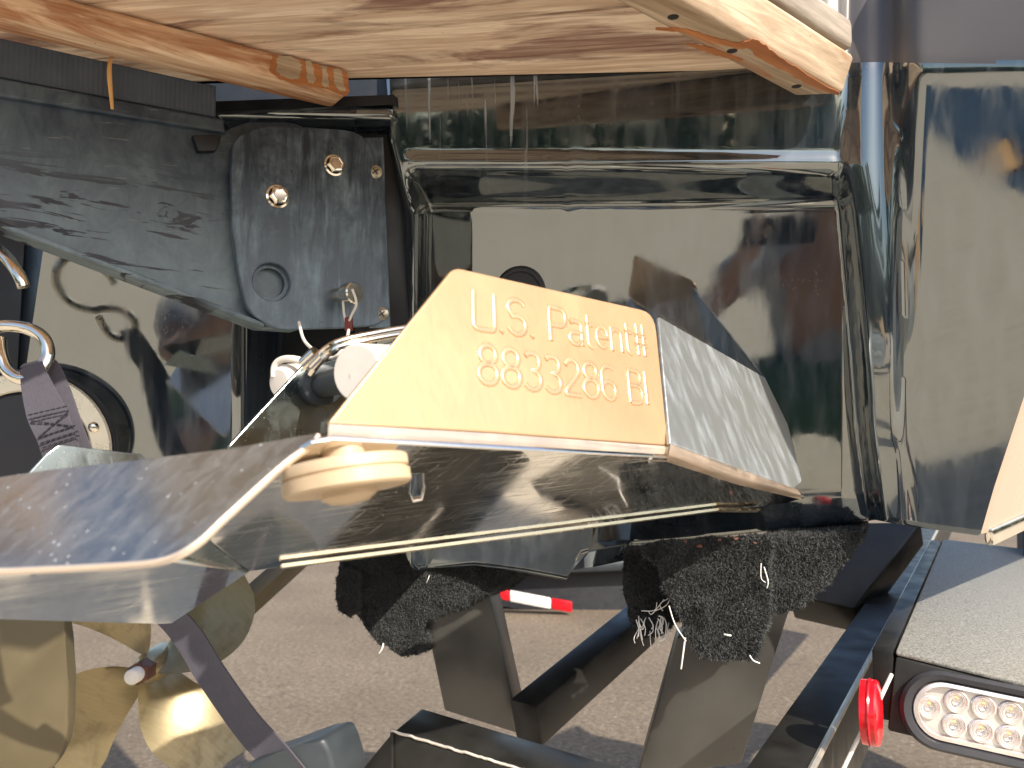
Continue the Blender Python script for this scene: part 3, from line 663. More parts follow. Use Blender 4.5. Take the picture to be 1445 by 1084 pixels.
def write(txt, o, r, u):
    total = sum(GL[c][0] for c in txt) - 0.12; ex = (r - o) / total; x = 0; out = bmesh.new()
    for ch in txt:
        w, strokes = GL[ch]
        for s in strokes:
            P = [o + ex * (x + a) + u * b + nF * 0.0001 for a, b in s]
            dd = [P[0]]
            for p, q in zip(P, P[1:]):
                k = max(1, int((q - p).length / 0.004)); dd += [p + (q - p) * (i / k) for i in range(1, k + 1)]
            hw = 0.0023
            sweep_bm(dd, [(hw * math.cos(a), 0.0009 * math.sin(a)) for a in [2 * math.pi * k / 10 for k in range(10)]], side=lambda i: side_dir(dd, i), bm=out)
        x += w
    return out
def side_dir(dd, i):
    t = dd[min(i + 1, len(dd) - 1)] - dd[max(i - 1, 0)]; return t.normalized().cross(nF)
o1 = PF.hit(669, 463); r1 = PF.hit(913, 503); u1 = PF.hit(668, 411) - o1
o2 = PF.hit(676, 540); r2 = PF.hit(916, 571); u2 = PF.hit(675, 485) - o2
lt = write('U.S. Patent#', o1, r1, u1); me1 = bm_mesh(lt); me2 = bm_mesh(write('8833286 BI', o2, r2, u2))
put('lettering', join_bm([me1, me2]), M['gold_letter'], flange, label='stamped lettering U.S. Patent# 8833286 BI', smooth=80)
# end flange
eb0 = PM.hit(945, 640); eb1 = PM.hit(1134, 694)
eh = (eb1 - eb0).normalized(); ehn = Vector((eh.y, -eh.x, 0)).normalized()
nE = (ehn * math.cos(rad(21)) + Vector((0, 0, 1)) * math.sin(rad(21))); nE = (nE - eh * nE.dot(eh)).normalized()
PE = Plane(eb0 + ab * 0.004, nE)
put('end_flange', plate([PE.hit(x, y) for x, y in ((929, 446), (1098, 543), (1132, 680), (1120, 690), (946, 626))], nE, 0.004, 0.0014, r=[0.008, 0.02, 0.01, 0.01, 0]), M['end_steel'], wp, label='grey streaked end flange at right')
pf = [PE.hit(946, 626.5), PE.hit(1040, 661), PE.hit(1126, 691)]; corner = [PE.hit(944, 644), PE.hit(1040, 679), PE.hit(1134, 704)]; pm_ = [PM.hit(941, 652), PM.hit(1040, 684), PM.hit(1130, 705)]
put('end_bend', bend(pf, pm_, corner, nE, PM.n), M['steel_edge'], wp)
# left wing: its upper face slopes down towards us, with a thick bright cut edge
PT = plane3(W(0, 672, 0.482), W(440, 620, 0.450), W(0, 803, 0.428))
edge_px = dens([(448, 612), (438, 625), (400, 652), (322, 722), (275, 765), (228, 788), (150, 796), (0, 803), (-90, 806)], 5)
top_px = [(-90, 684), (0, 673), (60, 664), (200, 648), (330, 632), (430, 614)]
wing_n = PT.n
put('wing_panel', plate([PT.hit(x, y) for x, y in top_px + edge_px], wing_n, 0.0025, 0.0004), M['steel_top'], wp, label='dusty upper face of the left wing')
ed = [PT.hit(x, y) for x, y in edge_px]
bm = sweep_bm([p - wing_n * 0.0022 for p in ed], [(0.0016 * math.cos(a), 0.0026 * math.sin(a)) for a in [2 * math.pi * k / 10 for k in range(10)]], side=lambda i: (ed[min(i + 1, len(ed) - 1)] - ed[max(i - 1, 0)]).normalized().cross(wing_n))
put('wing_edge', bm_mesh(bm), M['steel_edge'], wp)
c1 = PM.hit(296, 764); c2 = PM.hit(351, 808)
PLw = plane3(c2, W(0, 876, 0.52), W(225, 792, 0.50))
put('wing_underside', plate([PLw.hit(x, y) for x, y in ((351, 808), (243, 880), (225, 881), (-90, 872), (-90, 815), (225, 790))], PLw.n, 0.004, 0.001), M['steel'], wp, label='mirror underside of the left wing')
PTr = plane3(c1, c2, W(210, 780, 0.497))
put('wing_gusset', plate([PTr.hit(x, y) for x, y in ((296, 763), (352, 808), (225, 793), (225, 740), (300, 700))], PTr.n, 0.003, 0.0008), M['steel_inner'], wp)
# corner of the far flange at left
PC = Plane(W(120, 645, 0.62), hz * math.cos(rad(6)) + Vector((0, 0, 1)) * math.sin(rad(6)))
put('far_corner', plate([PC.hit(x, y) for x, y in ((20, 690), (66, 640), (84, 627), (200, 641), (230, 680))], PC.n, 0.003, 0.0008, r=[0, .004, .006, 0, 0]), M['steel_inner'], wp)
# far flange with the actuator
nf = hz * math.cos(rad(4)) + Vector((0, 0, 1)) * math.sin(rad(4))
PFF = Plane(W(400, 600, 0.66), nf)
put('far_flange', plate([PFF.hit(x, y) for x, y in ((320, 632), (430, 513), (455, 512), (600, 468), (720, 500), (720, 660), (430, 680))], nf, 0.004, 0.001, r=[.003, .008, 0, 0, 0, 0, 0]), M['steel_inner'], wp)
# nylon pad on the underside, upper tier shaped as its mirror image, button below
dn = PM.n
vv = ray(484, 668).normalized(); pa = Vector((0.14, 0, -0.99)); pa = (pa - vv * pa.dot(vv)).normalized() * 0.994 - vv * 0.105
pc = PM.hit(484, 644) + dn * 0.004
pad_ = put('nylon_pad', lathe([(0.0, -0.010), (0.012, -0.010), (0.012, 0.0), (0.0352, 0.0), (0.0358, 0.001), (0.0358, 0.0062), (0.0345, 0.0070), (0.0345, 0.0076), (0.0362, 0.0084), (0.0362, 0.0150), (0.0345, 0.0165), (0.0, 0.0165)], pc, pa, 56), M['disc'], wp)
put('button', lathe([(0.0160, 0.0), (0.0155, 0.003), (0.011, 0.0065), (0.0, 0.0078)], pc + pa * 0.0165, pa, 32), M['disc'], pad_)
# hinge rod lying under the far edge, flattened at its right end
h0 = PM.hit(396, 794) + dn * 0.003; h1 = PM.hit(1010, 716) + dn * 0.003; h2 = PM.hit(1068, 716) + dn * 0.004
put('hinge_rod', bm_mesh(sweep_bm([h0 + (h1 - h0) * (k / 20) for k in range(21)], [(-.0014, -.0016), (.0014, -.0016), (.0014, .0016), (-.0014, .0016)], side=dn)), M['rod'], wp)
put('rod_tip', bm_mesh(sweep_bm([h1, h1 + (h2 - h1) * 0.1, h1 + (h2 - h1) * 0.5, h2], [(-.0012, -.003), (.0012, -.003), (.0012, .003), (-.0012, .003)], side=dn)), M['rod'], wp)

# ------------------------------------------------------------------ actuator between the flanges
act = thing('actuator', 'dark ram with a pale round end cap lying behind the gold flange', 'actuator', tuple(W(470, 545, 0.62)))
a0 = PFF.hit(447, 545); a1 = W(500, 533, 0.60); ax = (a1 - a0).normalized(); L = (a1 - a0).length
put('collar', lathe([(0.0150, -0.002), (0.0152, 0.001), (0.0168, 0.002), (0.0168, 0.019), (0.0150, 0.020), (0.0105, 0.020)], a0, ax, 28), M['black_pvc'], act)
put('ram', lathe([(0.0105, 0.01), (0.0105, L + 0.02)], a0, ax, 24), M['black_pvc'], act)
cn = Vector((-0.42, -0.88, -0.05)).normalized(); cc = W(503, 526, 0.575)
put('end_cap', lathe([(0, 0), (0.0195, 0), (0.0212, -0.002), (0.0212, -0.045), (0, -0.045)], cc, cn, 36), M['white_plastic'], act)
hose = thing('fitting', 'white rounded hose fitting with a bent pipe behind the dull inner flange', 'hose fitting', tuple(W(395, 545, 0.72)))
put('cap', lathe([(0, 0), (0.012, 0.001), (0.0165, 0.006), (0.0165, 0.03), (0, 0.03)], W(392, 541, 0.71), (0.55, 0.8, 0.1), 26), M['white_plastic'], hose)
put('bent_pipe', tube(spline([W(387, 532, 0.715), W(388, 517, 0.715), W(397, 508, 0.712), W(415, 507, 0.705), W(440, 514, 0.70)], 6), 0.0032, 10), M['white_plastic'], hose)
cab = thing('cable', 'pair of thin grey cables curving over the flange beside the end cap', 'cable', tuple(W(500, 490, 0.63)))
for k, off in ((0, 0), (1, 8)):
    put('strand', tube(spline([W(430 + off, 520 + off, 0.655), W(450 + off * .6, 500 + off, 0.645), W(478, 482 + off, 0.64), W(530, 470 + off, 0.655), W(600, 458 + off, 0.69), W(640, 450 + off, 0.72)], 7), 0.0026, 10), M['chrome'], cab)
put('loop', tube(spline([W(422, 455, 0.78), W(428, 478, 0.76), W(440, 492, 0.73), W(455, 500, 0.69), W(470, 505, 0.67), W(486, 490, 0.68), W(492, 466, 0.80)], 7), 0.0015, 8), M['white_plastic'], cab)
put('ferrule', tube([W(429, 513, 0.648), W(446, 497, 0.642)], 0.0052, 12), M['chrome'], cab)
put('ferrule', tube([W(441, 517, 0.646), W(456, 502, 0.640)], 0.0045, 12), M['chrome'], cab)

# ------------------------------------------------------------------ tie-down strap with its hook, exhaust flap
strap = thing('tie_down_strap', 'purple-grey webbing tie-down strap sewn round a bent steel hook', 'strap', tuple(W(60, 560, 0.74)))
up_path = spline([W(44, 516, 0.735), W(50, 540, 0.73), W(62, 575, 0.725), W(78, 612, 0.72), W(95, 660, 0.73), W(150, 780, 0.78), W(230, 860, 0.82)], 8)
sd_ = (W(110, 590, 0.725) - W(62, 600, 0.725)).normalized()
prof = [(-.0165, -.0012), (0, -.0018), (.0165, -.0012), (.0165, .0012), (0, .0018), (-.0165, .0012)]
put('webbing', bm_mesh(sweep_bm(up_path, prof, side=sd_, scale=lambda k: interp(k, [0, .12, .35, 1], [0.62, 0.72, 1.0, 1.0]))), M['strap'], strap)
fold = spline([W(44, 516, 0.735), W(52, 511, 0.745), W(64, 520, 0.752), W(80, 560, 0.745), W(96, 610, 0.735), W(112, 650, 0.735)], 8)
put('webbing_fold', bm_mesh(sweep_bm(fold, prof, side=sd_, scale=lambda k: interp(k, [0, .2, .5, 1], [0.6, .65, .8, .9]))), M['strap'], strap)
bm = bmesh.new()
def st_line(p, q):
    a = W(*p); b = W(*q); n = 7
    for k in range(n):
        s = a + (b - a) * (k / n); e = a + (b - a) * ((k + .72) / n); sweep_bm([s, e], circ(0.0007, 5), bm=bm)
D_ = 0.7175
for p, q in (((40, 586), (96, 573)), ((44, 592), (99, 579)), ((54, 618), (108, 600)), ((57, 626), (112, 608)), ((60, 632), (114, 614)), ((44, 594), (108, 602)), ((54, 618), (98, 580))): st_line((*p, D_), (*q, D_))
put('stitching', bm_mesh(bm), M['stitch'], strap)
hk = spline([W(-20, 340, 0.77), W(-52, 365, 0.768), W(-66, 405, 0.762), W(-50, 445, 0.755), W(-14, 462, 0.75), W(10, 460, 0.75), W(40, 464, 0.75), W(62, 478, 0.748), W(68, 500, 0.745), W(60, 520, 0.74), W(48, 532, 0.737), W(28, 534, 0.737), W(10, 522, 0.74), W(1, 500, 0.743), W(0, 480, 0.75)], 7)
put('hook', tube(hk, 0.0058, 14), M['chrome'], strap)
put('hook_tip', tube(spline([W(-20, 340, 0.77), W(0, 355, 0.76), W(16, 372, 0.755), W(28, 390, 0.75), W(34, 405, 0.75)], 5), 0.0058, 14), M['chrome'], strap)
lo = spline([W(150, 790, 0.80), W(250, 880, 0.81), W(300, 955, 0.80), W(350, 1025, 0.79), W(398, 1078, 0.78), W(440, 1130, 0.78)], 8)
sl = (W(330, 930, 0.79) - W(275, 950, 0.81)).normalized()
put('webbing', bm_mesh(sweep_bm(lo, [(-.0185, -.001), (-.009, -.004), (.009, -.004), (.0185, -.001), (.0185, .001), (.009, -.0005), (-.009, -.0005), (-.0185, .001)], side=sl)), M['strap'], strap, label='lower run of the strap crossing the propeller')
rc = [(345, 1090), (350, 1076), (392, 1062), (425, 1050), (455, 1042), (464, 1060), (474, 1095), (470, 1160), (345, 1160)]
put('buckle', prism([W(x, y, 0.775 - 0.0) for x, y in rc], (0.02, 0.05, 0.0), 0.006, 3), M['black_pvc'], strap)
exh = thing('exhaust_flap', 'round black exhaust flap in a bright bolted ring at far left', 'exhaust outlet', tuple(W(48, 640, 0.90)))
ex_c = W(36, 640, 0.93); exn = Vector((0.20, -0.95, 0.02)).normalized()
put('ring', lathe([(0.070, 0.0), (0.090, 0.0), (0.0925, 0.004), (0.0905, 0.008), (0.072, 0.008), (0.070, 0.006)], ex_c, exn, 56), M['ring'], exh)
put('outer_lip', lathe([(0.0925, -0.012), (0.096, -0.012), (0.097, 0.0), (0.0955, 0.004), (0.0925, 0.002)], ex_c, exn, 56), M['rubber'], exh)
put('flap', lathe([(0.0, 0.010), (0.066, 0.008), (0.0705, 0.002), (0.0705, -0.02)], ex_c, exn, 48), M['rubber'], exh)
for px, py in ((90, 551), (133, 603)):
    p = Plane(ex_c + exn * 0.008, exn).hit(px, py); put('bolt', lathe([(0.0062, 0), (0.006, 0.003), (0.0035, 0.0055), (0, 0.006)], p, exn, 14), M['chrome'], exh)

# ------------------------------------------------------------------ rudder, propeller, strut
rud = thing('rudder', 'flat bronze rudder blade with a rounded lower corner, hanging left of the propeller', 'rudder', tuple(W(40, 960, 1.02)))
put('blade', prism([W(x, y, 1.02) for x, y in ((-120, 860), (92, 862), (92, 900), (96, 960), (97, 1020), (92, 1052), (78, 1080), (60, 1100), (-120, 1120))], (-0.006, 0.03, 0), 0.006, 3), M['bronze_dull'], rud)
shaft = thing('shaft_strut', 'bronze propeller strut leaning down from the hull behind the plate', 'strut', tuple(W(360, 840, 1.5)))
put('strut_leg', beam(W(300, 895, 1.42), W(440, 770, 1.62), 0.03, 0.075, 0.008, up=(0, -1, .3)), M['bronze_dull'], shaft)
prop = thing('propeller', 'four-bladed bronze propeller with a brown nut and pale shaft tip', 'propeller', tuple(W(205, 945, 1.30)))
hub = W(214, 940, 1.31); axp = (W(180, 957, 1.21) - W(222, 934, 1.34)).normalized()
put('hub', lathe([(0.0, 0.03), (0.016, 0.028), (0.023, 0.015), (0.026, -0.02), (0.028, -0.06), (0.0, -0.06)], hub, axp, 32), M['bronze'], prop)
put('nut', lathe([(0.0, 0.066), (0.0155, 0.065), (0.0175, 0.060), (0.018, 0.026)], hub, axp, 6), M['brown_metal'], prop, smooth=25)
put('shaft_tip', lathe([(0.0, 0.09), (0.0095, 0.089), (0.0115, 0.086), (0.0115, 0.06)], hub, axp, 20), M['white'], prop)
put('shaft', lathe([(0.0135, -0.05), (0.0135, -0.4)], hub, axp, 20), M['bronze_dull'], prop)
u_ = (Vector((0, 0, 1)) - axp * axp.z).normalized(); v_ = axp.cross(u_)
def blade(phase, R0=0.022, R1=0.20, pitch=0.33):
    bm = bmesh.new(); N, K = 18, 12; g = []
    for i in range(N + 1):
        s = i / N; r = R0 + (R1 - R0) * s; row = []
        half = rad(interp(s, [0, .2, .5, .75, .9, .97, 1], [40, 34, 29, 24, 18, 11, 2])); skew = rad(24) * s * s
        for k in range(K + 1):
            c = -1 + 2 * k / K; th = phase + skew + half * c
            ang = skew + half * c; h = -pitch * ang / (2 * math.pi) + 0.02 * s * s
            row.append(bm.verts.new(hub + axp * h + (u_ * math.cos(th) + v_ * math.sin(th)) * r))
        g.append(row)
    for i in range(N):
        for k in range(K): bm.faces.new((g[i][k], g[i + 1][k], g[i + 1][k + 1], g[i][k + 1]))
    bmesh.ops.solidify(bm, geom=list(bm.faces), thickness=0.004)
    return bm_mesh(bm)
PH0 = 27
for k in range(4): put('blade', blade(rad(PH0 + 90 * k)), M['bronze'], prop, smooth=50)

# ------------------------------------------------------------------ trailer
tr = thing('boat_trailer', 'black painted boat trailer with carpeted bunks and an oval tail light', 'trailer', (0.2, 1.2, 0.2))
az = rad(30.5); dT = Vector((math.sin(az), math.cos(az), 0)); nT = Vector((math.cos(az), -math.sin(az), 0))
PP = Plane(W(660, 930, 1.23), (0.06, -0.96, -0.2)); PP2 = Plane(W(1010, 980, 1.10), (-0.06, -0.96, -0.2))
put('bunk_post', prism([PP.hit(x, y) for x, y in ((598, 866), (690, 834), (735, 1037), (627, 1003))], (0.012, 0.07, 0), 0.003), M['post'], tr)
put('bunk_post', prism([PP2.hit(x, y) for x, y in ((955, 900), (1120, 842), (1046, 1078), (898, 1100))], (0.01, 0.05, 0), 0.003), M['post'], tr)
cm = [W(553, 1033, 1.0), W(900, 1138, 0.96), W(900, 1290, 0.96), W(553, 1180, 1.0)]
put('cross_member', prism(cm, (0.026, 0.085, 0), 0.004), M['trailer'], tr)
put('cross_member_end', prism([W(553, 1034, 1.0), W(553, 1180, 1.0), W(470, 1200, 1.10), W(500, 1098, 1.10)], (0.03, 0.06, 0.0), 0.003), M['trailer'], tr)
wl = bmesh.new()
ww = [W(553 + (740 - 553) * k / 40, 1031 + (1087 - 1031) * k / 40 + random.uniform(-.8, .8), 1.0 - .02 * k / 40 - .001) for k in range(41)]
put('weld_bead', bm_mesh(sweep_bm(ww, circ(0.0018, 6), bm=wl)), M['trailer_edge'], tr)
put('weld_bead', tube([W(553, 1034 + 12 * k, 0.998) for k in range(8)], 0.0022, 6), M['trailer'], tr)
put('brace', beam(W(742, 1020, 1.20), W(905, 880, 1.45), 0.05, 0.062, 0.004), M['trailer'], tr)
put('gusset', prism([W(1160, 738, 1.62), W(1300, 736, 1.62), W(1206, 860, 1.45), W(1112, 838, 1.45)], (0.02, 0.03, -0.05), 0.004), M['trailer'], tr)
zr = CAMZ - 0.316
r_in0 = Wz(1046, 1090, zr); r_out0 = Wz(1146, 1086, zr); wr = (r_out0 - r_in0).dot(nT)
q = [r_in0 - dT * 0.25, r_in0 - dT * 0.25 + nT * wr, r_in0 - dT * 0.25 + nT * wr - Vector((0, 0, .11)), r_in0 - dT * .25 - Vector((0, 0, .11))]
rail = put('frame_rail', prism(q, dT * 3.2, 0.004), M['trailer'], tr)
put('rail_edge', tube([r_in0 + nT * (wr - 0.001) - dT * 0.25 + dT * 2.4 * k / 10 + Vector((0, 0, -.001)) for k in range(11)], 0.0036, 8), M['trailer_edge'], rail)  # bright tube along the rail's outer top edge
# light box with speckled top
PBx = Plane(W(1350, 1000, 0.805), (-0.24, -0.96, 0.10))
top0 = PBx.hit(1264, 926); top1 = PBx.hit(1640, 1020)
bl = PBx.hit(1252, 1032); br_ = PBx.hit(1640, 1125)
put('light_box', prism([top0, top1, br_, bl], dT * 0.07, 0.003), M['trailer'], tr)
put('box_top', prism([top0 + Vector((0, 0, .0005)), top1 + Vector((0, 0, .0005)), top1 + dT * 1.1 + Vector((0, 0, .0005)), top0 + dT * 0.92 + Vector((0, 0, .0005))], (0, 0, 0.005), 0.002), M['speckle'], tr, label='speckled grey top of the light box')
put('box_bracket', beam(top0 - nT * 0.012 + Vector((0, 0, -0.03)), top0 - nT * 0.012 + dT * 0.9 + Vector((0, 0, -0.03)), 0.02, 0.07, 0.003), M['trailer'], tr)
# tail light: oval grommet, reflector bowl, LEDs, lens
nL = PBx.n; e1 = (PBx.hit(1445, 1030) - PBx.hit(1300, 999)); e1 = (e1 - nL * e1.dot(nL)).normalized(); e2 = nL.cross(e1)
if e2.z < 0: e2 = -e2
lc = PBx.hit(1310, 998) + e1 * 0.066                     # centre of the oval
def oval(hw, hh, k=16):
    s = hw - hh; return [(s + hh * math.cos(a), hh * math.sin(a)) for a in [-math.pi / 2 + math.pi * i / k for i in range(k + 1)]] + [(-s + hh * math.cos(a), hh * math.sin(a)) for a in [math.pi / 2 + math.pi * i / k for i in range(k + 1)]]
def oval_lathe(steps, k=16, cap=False):
    bm = bmesh.new(); R_ = []
    for hw, hh, h in steps: R_.append([bm.verts.new(lc + e1 * x + e2 * y + nL * h) for x, y in oval(hw, hh, k)])
    m = len(R_[0])
    for a, b in zip(R_, R_[1:]):
        for j in range(m): bm.faces.new((a[j], a[(j + 1) % m], b[(j + 1) % m], b[j]))
    if cap: bm.faces.new(R_[-1])
    return bm_mesh(bm)
tail = put('tail_light', oval_lathe([(0.093, 0.0375, 0.0), (0.093, 0.0375, 0.006), (0.090, 0.0345, 0.010), (0.084, 0.030, 0.009), (0.081, 0.0275, 0.004), (0.081, 0.0275, -0.002)]), M['rubber'], tr, label='oval tail light in a black rubber grommet')
put('reflector', oval_lathe([(0.0808, 0.0273, 0.004), (0.079, 0.0255, 0.0035), (0.0775, 0.024, 0.0008)], cap=True), M['reflector'], tail)
leds = [(-0.066, 0.0005)] + [(-0.0425 + 0.0235 * i, 0.0110) for i in range(5)] + [(-0.0425 + 0.0235 * i, -0.0115) for i in range(4)] + [(0.062, -0.004)]
cup_src = chip_src = ring_src = None
for x, y in leds:
    p = lc + e1 * x + e2 * y + nL * 0.001
    if cup_src is None:
        cup_src = put('led_cup', lathe([(0.0112, 0.0002), (0.0108, 0.0026), (0.0100, 0.0030), (0.0092, 0.0018), (0.0086, 0.0027), (0.0074, 0.0014), (0.0068, 0.0023), (0.0054, 0.0008), (0.0030, 0.0006), (0.0, 0.0006)], p, nL, 28), M['reflector'], tail)
        chip_src = put('led_chip', lathe([(0.0036, 0), (0.0034, 0.0020), (0.0018, 0.0036), (0, 0.004)], p + nL * 0.0006, nL, 14), M['lens'], tail)
        ring_src = put('led_emitter', lathe([(0.0015, 0), (0.0015, 0.0008), (0, 0.0008)], p + nL * 0.0002 + e2 * 0.0032, nL, 8), M['led'], tail)
        base = p.copy()
    else:
        for s in (cup_src, chip_src, ring_src):
            c = s.copy(); C.objects.link(c); c.parent = tail; c.location = s.location + (p - base)
put('lens_rim', oval_lathe([(0.081, 0.0275, 0.004), (0.0805, 0.027, 0.0066), (0.0765, 0.0235, 0.0072), (0.0755, 0.0228, 0.0050)]), M['reflector'], tail)
# red marker on the rail's outer side
mk = W(1236, 1006, 0.80); an = (nT + dT * 0.03 + Vector((0, 0, 0.03))).normalized()
mark = put('marker_light', lathe([(0.0, -0.012), (0.030, -0.012), (0.0305, -0.002), (0.0305, 0.001), (0.0290, 0.003), (0.022, 0.0048), (0.010, 0.0058), (0, 0.006)], mk, an, 40), M['red'], tr, label='round red marker lamp on the rail')
put('lens_rib', lathe([(0.0308, -0.006), (0.0316, -0.0045), (0.0308, -0.003)], mk, an, 40), M['red'], mark)
put('marker_wire', tube(spline([W(1183, 1100, 0.79), W(1206, 1052, 0.795), W(1226, 1014, 0.785), W(1240, 990, 0.80), W(1258, 952, 0.82)], 6), 0.0020, 8), M['white_plastic'], tr)
# tyre behind the light box
tyc = W(1520, 860, 1.75); 
put('tyre', lathe([(0.20, -0.09), (0.29, -0.10), (0.325, -0.07), (0.33, 0.0), (0.325, 0.07), (0.29, 0.10), (0.20, 0.09)], tyc, nT, 40), M['rubber'], tr)

# bunks: carpet wrapped board ends, ragged flaps
def carpet_piece(pts, d, vec, parent, bump=0.004, cuts=5, seed=1):
    P = [W(x, y, d) for x, y in pts]
    bm = prism_bm(P, vec); bmesh.ops.triangulate(bm, faces=bm.faces)
    for _ in range(3):
        long_ = [e for e in bm.edges if e.calc_length() > 0.010]
        if not long_: break
        bmesh.ops.subdivide_edges(bm, edges=long_, cuts=1, use_grid_fill=True); bmesh.ops.triangulate(bm, faces=bm.faces)
    bm.normal_update(); from mathutils import noise as nz
    for v in bm.verts:
        q = v.co * 55 + Vector((seed, 0, 0)); k = nz.noise(q) * 0.7 + nz.noise(q * 3.1) * 0.3
        v.co += v.normal * k * bump
    me = bm_mesh(bm)
    cn_ = (P[1] - P[0]).cross(P[len(P) // 2] - P[0]); test = [p for p in me.polygons]
    ctr = sum((v.co for v in me.vertices), Vector()) / len(me.vertices); vol = sum((p.center - ctr).dot(p.normal) * p.area for p in test)
    if vol < 0: me.flip_normals()
    return me
def fibres(mesh, n, length, seed):
    rnd = random.Random(seed); tris = []; tot = 0
    mesh.calc_loop_triangles(); vs = [v.co.copy() for v in mesh.vertices]
    for lt_ in mesh.loop_triangles:
        a, b, c = (vs[i] for i in lt_.vertices); ar = (b - a).cross(c - a).length / 2; nn = (b - a).cross(c - a)
        if ar < 1e-9: continue
        nn.normalize()
        if nn.dot(O - a) <= 0: nn = -nn if False else nn
        if nn.dot(O - a) <= -0.0: continue
        tot += ar; tris.append((tot, a, b, c, nn))
    import bisect
    keys = [t_[0] for t_ in tris]; V = []; Fc = []
    for _ in range(n):
        _, a, b, c, nn = tris[bisect.bisect(keys, rnd.random() * tot) if True else 0] if True else None
        u, v = rnd.random(), rnd.random()
        if u + v > 1: u, v = 1 - u, 1 - v
        p = a + (b - a) * u + (c - a) * v
        dr = (nn + Vector((rnd.gauss(0, .65), rnd.gauss(0, .65), rnd.gauss(-.25, .65)))).normalized(); l = length * rnd.uniform(.5, 1.3)
        s = dr.cross(Vector((rnd.gauss(0, 1), rnd.gauss(0, 1), rnd.gauss(0, 1)))).normalized() * 0.00042
        k = len(V); mid = p + dr * l * .55 + s * rnd.uniform(-2, 2); tip = p + dr * l + Vector((rnd.gauss(0, .3), rnd.gauss(0, .3), rnd.gauss(0, .3))) * l
        V += [p - s - nn * .0005, p + s - nn * .0005, mid + s, mid - s, tip]; Fc += [(k, k + 1, k + 2, k + 3), (k + 3, k + 2, k + 4)]
    me = bpy.data.meshes.new('f'); me.from_pydata([tuple(v) for v in V], [], Fc); return me
def bunk(pieces, seed, n_f, nfirst, label):
    ms = [carpet_piece(p, d, v, None, seed=seed + i) for i, (p, d, v) in enumerate(pieces)]
    for m in ms: m.update()
    fs = [fibres(m, int(n * 1.4), 0.0043, seed + i) for i, (m, n) in enumerate(zip(ms, n_f))]
    b = put('carpeted_bunk', join_bm(ms), M['carpet'], tr, smooth=60, label=label)
    put('carpet_pile', join_bm(fs), M['fibre'], b, kind='stuff', smooth=0)
    return b
def jag(pts, n=4, a=3.0):
    out = []
    for (x0, y0), (x1, y1) in zip(pts, pts[1:] + pts[:1]):
        for k in range(n): t = k / n; out.append((x0 + (x1 - x0) * t + random.uniform(-a, a) * (k > 0), y0 + (y1 - y0) * t + random.uniform(-a, a) * (k > 0)))
    return out
b1 = [([(478, 785), (735, 780), (734, 806), (690, 838), (640, 862), (612, 872), (596, 866), (588, 880), (588, 925), (560, 922), (532, 906), (512, 882), (502, 855), (482, 840)], 1.19, Vector((0.035, 0.06, 0))),
      ([(478, 800), (505, 812), (505, 866), (495, 872), (478, 862), (474, 845)], 1.175, Vector((0.0, 0.03, 0)))]
bunk([(jag(p), d, v) for p, d, v in b1], 3, [26000, 4000], 0, 'left carpeted bunk end with a torn hanging flap')
b2 = [([(982, 768), (1088, 762), (1084, 800), (1082, 870), (1072, 905), (1066, 928), (1020, 934), (985, 926), (968, 902), (958, 868), (940, 835), (925, 795), (905, 776)], 0.965, Vector((0.012, 0.03, 0))),
      ([(880, 778), (990, 766), (985, 810), (965, 860), (940, 892), (905, 905), (890, 880), (880, 840)], 1.03, Vector((0.01, 0.03, 0))),
      ([(1070, 762), (1218, 748), (1198, 784), (1165, 828), (1130, 856), (1098, 868), (1072, 862)], 0.985, Vector((0.05, 0.10, 0)))]
bk2 = bunk([(jag(p), d, v) for p, d, v in b2], 9, [26000, 9000, 12000], 0, 'right carpeted bunk end with white frayed threads')
# white frayed threads
rnd = random.Random(5); bm = bmesh.new()
def thread(x0, y0, x1, y1, d, r=0.0006, wob=6):
    mx, my = (x0 + x1) / 2 + rnd.uniform(-wob, wob), (y0 + y1) / 2 + rnd.uniform(-wob, wob)
    sweep_bm(spline([W(x0, y0, d), W(mx, my, d - .004), W(x1, y1, d - .002)], 5), circ(r, 5), bm=bm)
for k in range(22):
    x = rnd.uniform(893, 945); y = rnd.uniform(868, 892); thread(x, y, x + rnd.uniform(-7, 6), y + rnd.uniform(12, 26), 1.012, rnd.uniform(.0004, .0009), 4)
for k in range(4): x = 905 + 10 * k; thread(x, 862, x + 22, 850 - k * 4, 1.005, .0005, 14)
thread(944, 855, 968, 905, 0.952, .0007); thread(967, 900, 961, 944, 0.952, .0009, 3); thread(930, 905, 945, 888, 1.005, .001); thread(1058, 925, 1072, 936, 0.952, .0008)
thread(1078, 800, 1082, 830, 0.952, .0007, 8); thread(1074, 795, 1080, 822, 0.952, .0005, 10); thread(1022, 895, 1031, 897, 0.952, .0012, 1)
put('frayed_threads', bm_mesh(bm), M['thread'], bk2, kind='stuff')
bm = bmesh.new(); thread(541, 908, 535, 922, 1.165, .0012, 1); thread(606, 812, 602, 822, 1.165, .0005, 4)
put('loose_threads', bm_mesh(bm), M['thread'], tr, kind='stuff')
# leaf scraps on the right bunk
for k in range(6):
    x = rnd.uniform(965, 1100); y = rnd.uniform(752, 775) + (18 if k > 6 else 0); d = 0.957; s = rnd.uniform(.002, .0042)
    c0 = W(x, y, d); pts = [c0 + Vector((math.cos(a) * s * rnd.uniform(.6, 1.3), rnd.uniform(-.002, .002), math.sin(a) * s * .6 * rnd.uniform(.5, 1.3))) for a in [2 * math.pi * i / 7 for i in range(7)]]
    put('leaf_scrap', prism(pts, (0, .0006, 0)), M['brown_metal'], bk2, smooth=0)

